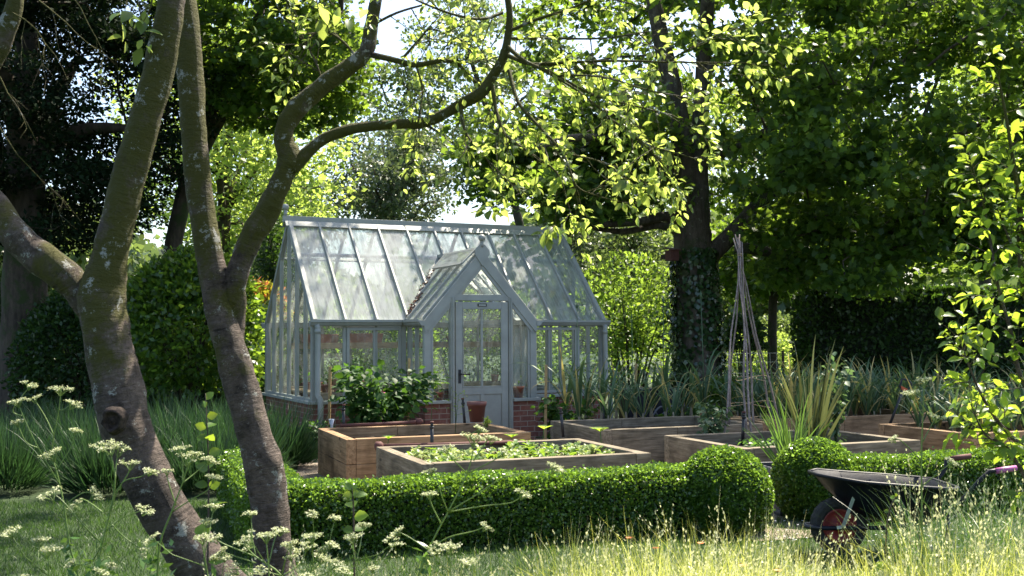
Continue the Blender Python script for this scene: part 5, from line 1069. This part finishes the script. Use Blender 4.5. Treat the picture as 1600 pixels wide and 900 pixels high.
for i in range(20):
    for j in range(11):
        if random.random() < (.2 if math.sin(i*.9)+math.sin(j*1.7+i*.3) > -.6 else .75): continue
        k = random.choices((0, 1, 2, 3), (3, 4, 3, 2))[0]; p = bp(FB,   .19+i*.087+random.uniform(-.04, .04),   .17+j*.105+random.uniform(-.04, .04), .39); s = random.uniform(.8, 1.5)
        if not us[k]: o = sp[k]; us[k] = 1; o.location = p; o.scale = (s,)*3
        else: o = copy_thing(sp[k], p, random.uniform(0, 6), scale=s)
        tag(o, 'dark red leaved salad seedling in the front raised bed' if k == 3 else 'pale yellow green salad seedling in the sunlit front raised bed', 'seedling', 'red salad seedlings in the front bed' if k == 3 else 'pale salad seedlings in the front bed')
def bean(p, label, s=1.0, three=False):
    r_ = empty('squash_seedling', p, random.random()*6, label, 'seedling'); b = MB(); b.tube([(0, 0, 0), (.01, 0, .06*s), (0, 0, .13*s)], .004, 6); b.build('stem', M['iris'], r_); k = 3 if three else 5; a = np.arange(k)*2*math.pi/k+.4
    cloud('leaves', M['sap_leaf'], np.tile([0, 0, .13*s], (k, 1)), np.c_[np.cos(a), np.sin(a), .55+0*a], np.tile([0., 0, 1], (k, 1)), .095*s, T_LEAF, r_, 1.7, True)
bean(at(850, 692, .4), 'three leaved bright seedling at the back right of the salad bed', 1.1, True); bean(at(938, 699, .4), 'larger round leaved seedling at the right end of the salad bed', 1.2); bean(at(800, 702, .4), 'round leaved squash seedling amid the salad rows', .9); bean(at(607, 702, .4), 'deep green seedling at the left corner of the salad bed', .8)
# asparagus-like sprigs in the warm bed
def sprig(p, h, label, mat=None, n=60):
    r_ = empty('feathery_sprig', p, 0, label, 'plant'); b = MB(); b.tube([(0, 0, 0), (.02, 0, h*.5), (.05, .02, h)], [.004, .003, .001], 5); P_, A = [], []
    for k in range(9):
        z = h*(.45+.06*k); a = random.uniform(0, 6.28); L = .10*h/.3*random.uniform(.5, 1); e = Vector((.03+math.cos(a)*L, math.sin(a)*L, z+.05)); b.tube([(.02, 0, z), e], [.0015, .0008], 4)
        for _ in range(n//9): f = random.random(); P_.append((.02+(e.x-.02)*f, e.y*f, z+.05*f)); A.append((random.gauss(0, 1), random.gauss(0, 1), random.gauss(.5, .6)))
    b.build('stem', M['iris'], r_); cloud('fronds', mat or M['sap_leaf'], np.array(P_), np.array(A), rnd(len(P_)), .03, T_SLIM, r_, 1.5)
sprig(at(711, 680, .4), .5, 'thin feathery fennel sprig rising from the warm timber bed'); sprig(at(673, 672, .4), .75, 'tall wispy seedling stem left of the brown flowerpot'); sprig(at(757, 678, .4), .16, 'short feathery tuft below the brown flowerpot', n=140)
# coiled hose heap and blue folded chair behind the leek bed
o = empty('hose_hoops', (at(1020, 640, Y=16).x, 16.3, 0), .3, 'grey blue hose hoops lying behind the leek bed', 'hose'); 
for k in range(4):
    b = MB(); r0 = .22+.03*k; b.tube([Vector((k*.22+r0*math.cos(a), .1*k+.1*math.sin(a*2), .02+.42*math.sin(a))) for a in [i*math.pi/12 for i in range(13)]], .014, 8); b.build('hoop', M['lead'], o)
o = empty('storage_crate', (at(1015, 600, Y=17).x, 17.3, 0), .2, 'dark blue plastic box low behind the leeks beside the tree', 'box'); b = MB(); b.box(-.4, .4, -.25, .25, 0, .62); b.build('bin', M['navy'], o, .02); b = MB(); b.box(-.43, .43, -.28, .28, .622, .68); b.build('lid', M['navy'], o, .015)
# ------------------------------------------------------------------ tall meadow grass in front
M['meadow'] = leafmat('meadow_blade', (.26, .32, .04), (.50, .55, .10), (.86, .92, .16), .5, .4)
M['straw'] = leafmat('seed_stem', (.50, .49, .26), (.74, .72, .44), (.8, .78, .42), .4, .5)
def reg_px(x0, x1, Y0, Y1, fun=None):
    def f(n):
        y = RNG.uniform(Y0, Y1, n); px = RNG.uniform(x0, x1, n)
        if fun is not None: px = fun(px, n)
        return np.c_[(px-800)/CF*y, y]
    return f
def curved(name, mat, n, region, h0, h1, wid, lean0, bend0, dirx=.35, parent=None, kind='stuff', hp=None):
    xy = region(n); h = RNG.uniform(h0, h1, n)
    if hp is not None: h = h*hp(xy)
    a = RNG.uniform(0, 6.28, n); d0 = np.c_[np.cos(a)*lean0+dirx, np.sin(a)*lean0, np.ones(n)]*1.0; d = unit(d0); bend = np.abs(RNG.normal(size=n))*bend0; bd = unit(np.c_[np.cos(a)+dirx*2, np.sin(a), -.6+0*a]); S = 6; P_ = np.c_[xy, np.zeros(n)]; pts = [P_]
    for i in range(S): d = unit(d+bd*(bend*(i/S)**1.3)[:, None]); P_ = P_+d*(h/S)[:, None]; pts.append(P_)
    pts = np.stack(pts, 1); ww = np.array([1, 1, .9, .75, .55, .35, .08])*wid; sd_ = unit(np.cross(bd, [0, 0, 1.])+rnd(n)*.3)
    V = np.stack([pts-sd_[:, None]*ww[None, :, None]/2, pts+sd_[:, None]*ww[None, :, None]/2], 2).reshape(n, -1, 3); k = 2*(S+1)
    f = np.array([[2*i, 2*i+1, 2*i+3, 2*i+2] for i in range(S)]).ravel(); flat = (f[None]+(np.arange(n)*k)[:, None]).ravel(); starts = np.arange(n*S)*4
    o = mesh_np(name, V.reshape(-1, 3), flat, starts, mat, parent); 
    if kind: tag(o, kind=kind)
    return pts
_gx = lambda xy: 800+xy[:, 0]/xy[:, 1]*CF
hgt = lambda xy: np.clip(.80+.20*(_gx(xy)-560)/400, .74, 1.0)*(1-.14*np.exp(-((_gx(xy)-1290)/75)**2))
def rightish(px, n): return np.where(RNG.uniform(0, 1, n) < .22, px, RNG.uniform(840, 1750, n))
curved('meadow_grass', M['meadow'], 26000, reg_px(380, 1750, 2.8, 4.4, rightish), .58, .86, .0052, .40, .6, hp=hgt)
curved('bleached_grass', M['straw'], 5200, reg_px(600, 1750, 2.9, 4.5, rightish), .60, .92, .0032, .45, .9, .5, hp=hgt)
seedpts = curved('seeding_grass', M['straw'], 520, reg_px(600, 1750, 3.0, 4.5, rightish), .66, .90, .0022, .25, .35, hp=hgt)
# seedheads along the last part of each seeding stem
def seeds(pts, name, per=16, L=.011, i0=4, spread=.010):
    n = len(pts); idx = np.repeat(np.arange(n), per); f = RNG.uniform(i0, 5.999, n*per); i = f.astype(int); t_ = (f-i)[:, None]; P_ = pts[idx, i]*(1-t_)+pts[idx, i+1]*t_; d = unit(pts[idx, 6]-pts[idx, 4]); wide = (RNG.uniform(.3, 2.2, n)[idx]*(6.2-f)/2.2*spread)[:, None]
    off = rnd(n*per)*wide; tag(cloud(name, M['straw'], P_+off, d+off*30, rnd(n*per), L*RNG.uniform(.7, 1.5, n*per), T_KITE, None, .8), kind='stuff')
seeds(seedpts, 'grass_seed', 22)
p2 = curved('seeding_grass', M['straw'], 90, reg_px(1360, 1600, 3.6, 5.4), .75, 1.0, .0022, .18, .12, .12); seeds(p2, 'grass_seed', 34, .012, 3)
curved('meadow_grass', M['iris'], 900, reg_px(1400, 1700, 4.6, 6.4), .45, .85, .006, .3, .3, 0)
curved('meadow_grass', M['iris'], 1500, reg_px(-200, 620, 3.6, 5.2), .15, .40, .004, .35, .4, .1)
M['wildorange'] = plain('orange_petal', (.6, .16, .02), .6)
# orange wild flowers among the grass
for i, (px, py, Y) in enumerate(((983, 842, 4.2), (1025, 858, 4.1), (1160, 885, 3.9), (1215, 893, 3.8), (1095, 850, 4.4))):
    p = at(px, py, Y=Y); r_ = empty('wild_flower', (p.x, p.y, 0), 0, 'small orange wild flower low among the bright meadow grass', 'flower', 'orange flowers in the meadow grass'); b = MB(); b.tube([(0, 0, 0), (.01, 0, p.z*.5), (0, 0, p.z)], .0018, 5); b.build('stem', M['iris'], r_)
    a = np.arange(5)*1.257; cloud('petals', M['wildorange'], np.tile([0, 0, p.z], (5, 1)), np.c_[np.cos(a), np.sin(a), .5+0*a], np.tile([0., 0, 1], (5, 1)), .017, T_LEAF, r_, 1.6)
# daisies on the mown lawn
n = 130; xy = reg_px(1180, 1560, 7.2, 8.6)(n); tag(cloud('daisies', M['white'], np.c_[np.repeat(xy, 5, 0), np.full(n*5, .06)], np.c_[np.tile(np.c_[np.cos(np.arange(5)*1.257), np.sin(np.arange(5)*1.257)], (n, 1)), np.zeros(n*5)], np.tile([0., 0, 1], (n*5, 1)), .009, T_LEAF, None, 2), kind='stuff')
# ------------------------------------------------------------------ cow parsley
M['umbel'] = leafmat('parsley_floret', (.30, .36, .16), (.58, .58, .40), (.52, .58, .28), .35, .6)
M['pstem'] = leafmat('parsley_stem', (.10, .17, .04), (.16, .24, .06), (.25, .35, .08), .2)
def umbel(root, c, up, r, seed=0):
    rs = random.Random(seed); b = MB(); u = Vector(up).normalized(); x = u.cross(Vector((.3, 1, .2))).normalized(); y = u.cross(x); base = Vector(c)-u*r*.9; P_, A, N = [], [], []
    k = rs.randint(7, 12)
    for i in range(k):
        a = 6.283*i/k+rs.uniform(-.2, .2); q = r*rs.uniform(.35, 1); e = base+u*r*rs.uniform(.75, 1)+(x*math.cos(a)+y*math.sin(a))*q; b.tube([base, base.lerp(e, .5)+u*.004, e], .0010, 4, False)
        for j in range(20): 
            s = Vector((rs.gauss(0, 1), rs.gauss(0, 1), rs.gauss(0, .5)))*r*.14; P_.append(tuple(e+s)); A.append((rs.gauss(0, 1), rs.gauss(0, 1), rs.gauss(0, .6))); N.append((rs.gauss(0, .4), rs.gauss(0, .4), 1))
    o = cloud('umbel', M['umbel'], np.array(P_), np.array(A), np.array(N), .0068, T_KITE, root, 1.6); b.build('rays', M['pstem'], o)
def parsley(stem, branches, Y, label):
    """stem and branches in photo positions at distance Y; every branch ends in an umbel"""
    s0 = at(*stem[0], Y=Y); root = empty('cow_parsley', (s0.x, Y, 0), 0, label, 'wild flower'); rl = root.location.copy(); b = MB()
    pts = [at(*p, Y=Y)-rl for p in stem]; g = pts[0].copy(); g.z = 0; l = smooth_limb([(g+Vector((-.02, 0, 0)), .0045)]+[(p, .0045-.003*i/len(pts)) for i, p in enumerate(pts)], 4); b.tube([p for p, r in l], [r for p, r in l], 6); umbel(root, pts[-1]+Vector((0, 0, .02)), pts[-1]-pts[-2], .045, len(label))
    for i, br in enumerate(branches):
        dy = random.uniform(-.06, .06); q = [at(*p, Y=Y+dy*min(1, j))-rl for j, p in enumerate(br)]; l = smooth_limb([(p, .0026-.0012*j/len(q)) for j, p in enumerate(q)], 4); b.tube([p for p, r in l], [r for p, r in l], 5)
        umbel(root, q[-1], q[-1]-q[-2]+Vector((0, 0, .05)), random.uniform(.024, .042), i*7+len(label))
    n = 26; P_ = np.array([tuple(pts[0].lerp(pts[min(1, len(pts)-1)], random.random())) for _ in range(n)])+rnd(n)*.02; cloud('leaves', M['iris'], P_, rnd(n)+[0, 0, .2], rnd(n), .05, T_SLIM, root, 1.6)
    b.build('stem', M['pstem'], root)
parsley([(125, 930), (108, 850), (100, 790), (88, 735), (80, 715)], [[(95, 760), (60, 700), (36, 650), (28, 626)], [(80, 715), (84, 680), (92, 640), (95, 606)], [(60, 700), (40, 690), (26, 658)], [(88, 735), (110, 700), (118, 672)], [(84, 680), (70, 650), (52, 622)], [(36, 650), (20, 640), (50, 600)], [(92, 640), (100, 640), (115, 628)], [(100, 790), (130, 770), (152, 772)]], 4.3, 'tall cow parsley with pale open heads before the lavender at far left')
parsley([(150, 920), (160, 850), (172, 800), (180, 750), (172, 705)], [[(172, 800), (190, 755), (220, 745), (236, 735)], [(172, 720), (165, 705), (160, 692)], [(180, 750), (182, 720), (186, 700)], [(180, 770), (200, 740), (205, 722)], [(165, 830), (190, 810), (215, 800), (228, 795)], [(160, 850), (130, 820), (95, 780), (76, 770)], [(160, 850), (140, 880), (110, 880)], [(160, 800), (130, 780), (115, 790)], [(175, 820), (195, 840), (225, 860)], [(155, 880), (170, 870), (176, 884)]], 4.0, 'cow parsley whose white heads stand before the left leaning trunk')
parsley([(245, 920), (250, 850), (268, 800), (285, 755), (295, 722)], [[(285, 755), (285, 720), (280, 700)], [(285, 755), (310, 735), (330, 718)], [(268, 800), (300, 780), (325, 765), (335, 745)], [(290, 740), (300, 715), (303, 708)], [(275, 790), (262, 750), (260, 735)]], 4.2, 'cow parsley rising between the two leaning trunks')
parsley([(470, 960), (440, 900), (400, 870), (380, 850)], [[(440, 900), (470, 880), (480, 850)], [(400, 870), (350, 850), (335, 840)], [(440, 900), (400, 890), (360, 890)], [(420, 880), (430, 840), (440, 828)], [(455, 910), (490, 890), (505, 870)], [(455, 910), (500, 900), (530, 880)], [(400, 870), (390, 830), (385, 850)], [(440, 900), (450, 860), (460, 858)], [(400, 880), (370, 870), (345, 862)], [(470, 930), (500, 860), (520, 850)]], 3.9, 'low spreading cow parsley with many heads at the foot of the second trunk')
parsley([(640, 960), (670, 860), (700, 800), (730, 740), (742, 690)], [[(700, 800), (690, 775), (680, 740), (672, 735)], [(700, 800), (750, 770), (790, 745), (850, 735), (870, 730)], [(730, 740), (710, 720), (695, 700)], [(730, 740), (770, 720), (790, 705)], [(670, 860), (700, 840), (740, 830), (760, 822)], [(670, 860), (640, 840), (620, 830)], [(700, 800), (760, 790), (800, 785), (820, 770)], [(690, 820), (675, 790), (670, 770)], [(742, 690), (735, 680), (752, 670)], [(740, 720), (760, 690), (770, 684)]], 4.0, 'large cow parsley branching across the middle of the box hedge')
parsley([(1442, 930), (1441, 860), (1440, 760), (1440, 700), (1442, 650), (1444, 600)], [[(1440, 720), (1410, 690), (1395, 685)], [(1441, 760), (1470, 735), (1490, 722)], [(1442, 650), (1430, 630), (1425, 612)], [(1442, 690), (1455, 665), (1465, 650)]], 4.6, 'tall single cow parsley standing before the right box hedge and barrow')
def parsley_auto(px, Y, H_, n, label):
    x = (px-800)/CF*Y; root = empty('cow_parsley', (x, Y, 0), 0, label, 'wild flower'); b = MB(); d = Vector((random.uniform(-.12, .12), 0, 1)); pts = [Vector((0, 0, 0)), d*H_*.5, d*H_*.8+Vector((.01, 0, 0)), d*H_]
    l = smooth_limb([(p, .004-.0007*i) for i, p in enumerate(pts)], 4); b.tube([p for p, r in l], [r for p, r in l], 6); umbel(root, pts[-1]+Vector((0, 0, .02)), d, .036, n)
    for i in range(n):
        s = pts[0].lerp(pts[-1], random.uniform(.62, .95)); a = random.uniform(0, 6.28); e = s+Vector((math.cos(a)*random.uniform(.05, .20), math.sin(a)*.12, random.uniform(.05, .18))); m1 = s.lerp(e, .5)+Vector((math.cos(a)*.02, 0, -.01))
        b.tube([s, m1, e], [.002, .0016, .0012], 5); umbel(root, e, e-m1+Vector((0, 0, .04)), random.uniform(.02, .036), i*5+n)
    n2 = 20; P_ = np.array([tuple(pts[0].lerp(pts[2], random.uniform(.4, 1))) for _ in range(n2)])+rnd(n2)*.03; cloud('leaves', M['iris'], P_, rnd(n2), rnd(n2), .05, T_SLIM, root, 1.6); b.build('stem', M['pstem'], root)
for px, Y, H_, n, lab in ((355, 3.9, .78, 5, 'cow parsley in front of the foot of the left leaning trunk'), (492, 3.8, .80, 6, 'cow parsley just right of the foot of the second trunk'), (585, 4.0, .76, 5, 'short cow parsley before the left part of the box hedge'), (690, 3.7, .78, 5, 'short cow parsley at the bottom below the middle of the hedge'), (420, 3.6, .84, 6, 'dense cow parsley close before the second trunk'), (60, 3.9, .74, 5, 'low cow parsley at the bottom left corner on the lawn')):
    parsley_auto(px, Y, H_, n, lab)
# bright shoot with round leaves before the second trunk
def shoot(px, Y, top, mid, label, n, L, mat):
    p = at(px, 900, Y=Y); r_ = empty('young_shoot', (p.x, Y, 0), 0, label, 'sapling'); t_ = at(top[0], top[1], Y=Y)-r_.location; m1 = at(mid[0], mid[1], Y=Y)-r_.location; l = smooth_limb([(Vector((0, 0, 0)), .005), (m1, .004), (t_, .0015)], 8); b = MB(); b.tube([p for p, r in l], [r for p, r in l], 6); b.build('stem', M['cherry'], r_)
    P_, A = [], []
    for i in range(n): f = .35+.65*i/n; k = min(len(l)-1, int(f*(len(l)-1))); a = i*2.4; P_.append(tuple(l[k][0])); A.append((math.cos(a), math.sin(a)*.6, .25 if i < n*.8 else 1))
    cloud('leaves', mat, np.array(P_), np.array(A), rnd(n)*.35+[0, -.75, .6], L*RNG.uniform(.7, 1.2, n)*np.linspace(1.35, .7, n), T_LEAF, r_, 1.35, True)
shoot(322, 4.8, (321, 615), (326, 760), 'upright reddish shoot with large bright leaves between the trunks', 17, .062, M['sap_leaf'])
shoot(555, 4.2, (550, 762), (553, 830), 'upright dock shoot with yellow green leaves before the box hedge', 13, .055, M['sap_leaf'])
shoot(1380, 4.6, (1405, 770), (1385, 830), 'thin grassy shoot with small leaves before the wheelbarrow', 8, .03, M['sap_leaf'])
# seeding dock and grasses at the left middle
p3 = curved('seeding_grass', M['straw'], 240, reg_px(380, 860, 3.4, 4.6), .55, .74, .002, .25, .25, .1); seeds(p3, 'grass_seed', 46, .011, 3, .018)
p4 = curved('seeding_grass', M['straw'], 230, reg_px(820, 1250, 3.5, 4.7), .64, .84, .002, .25, .3, .25); seeds(p4, 'grass_seed', 34, .011, 3, .012)
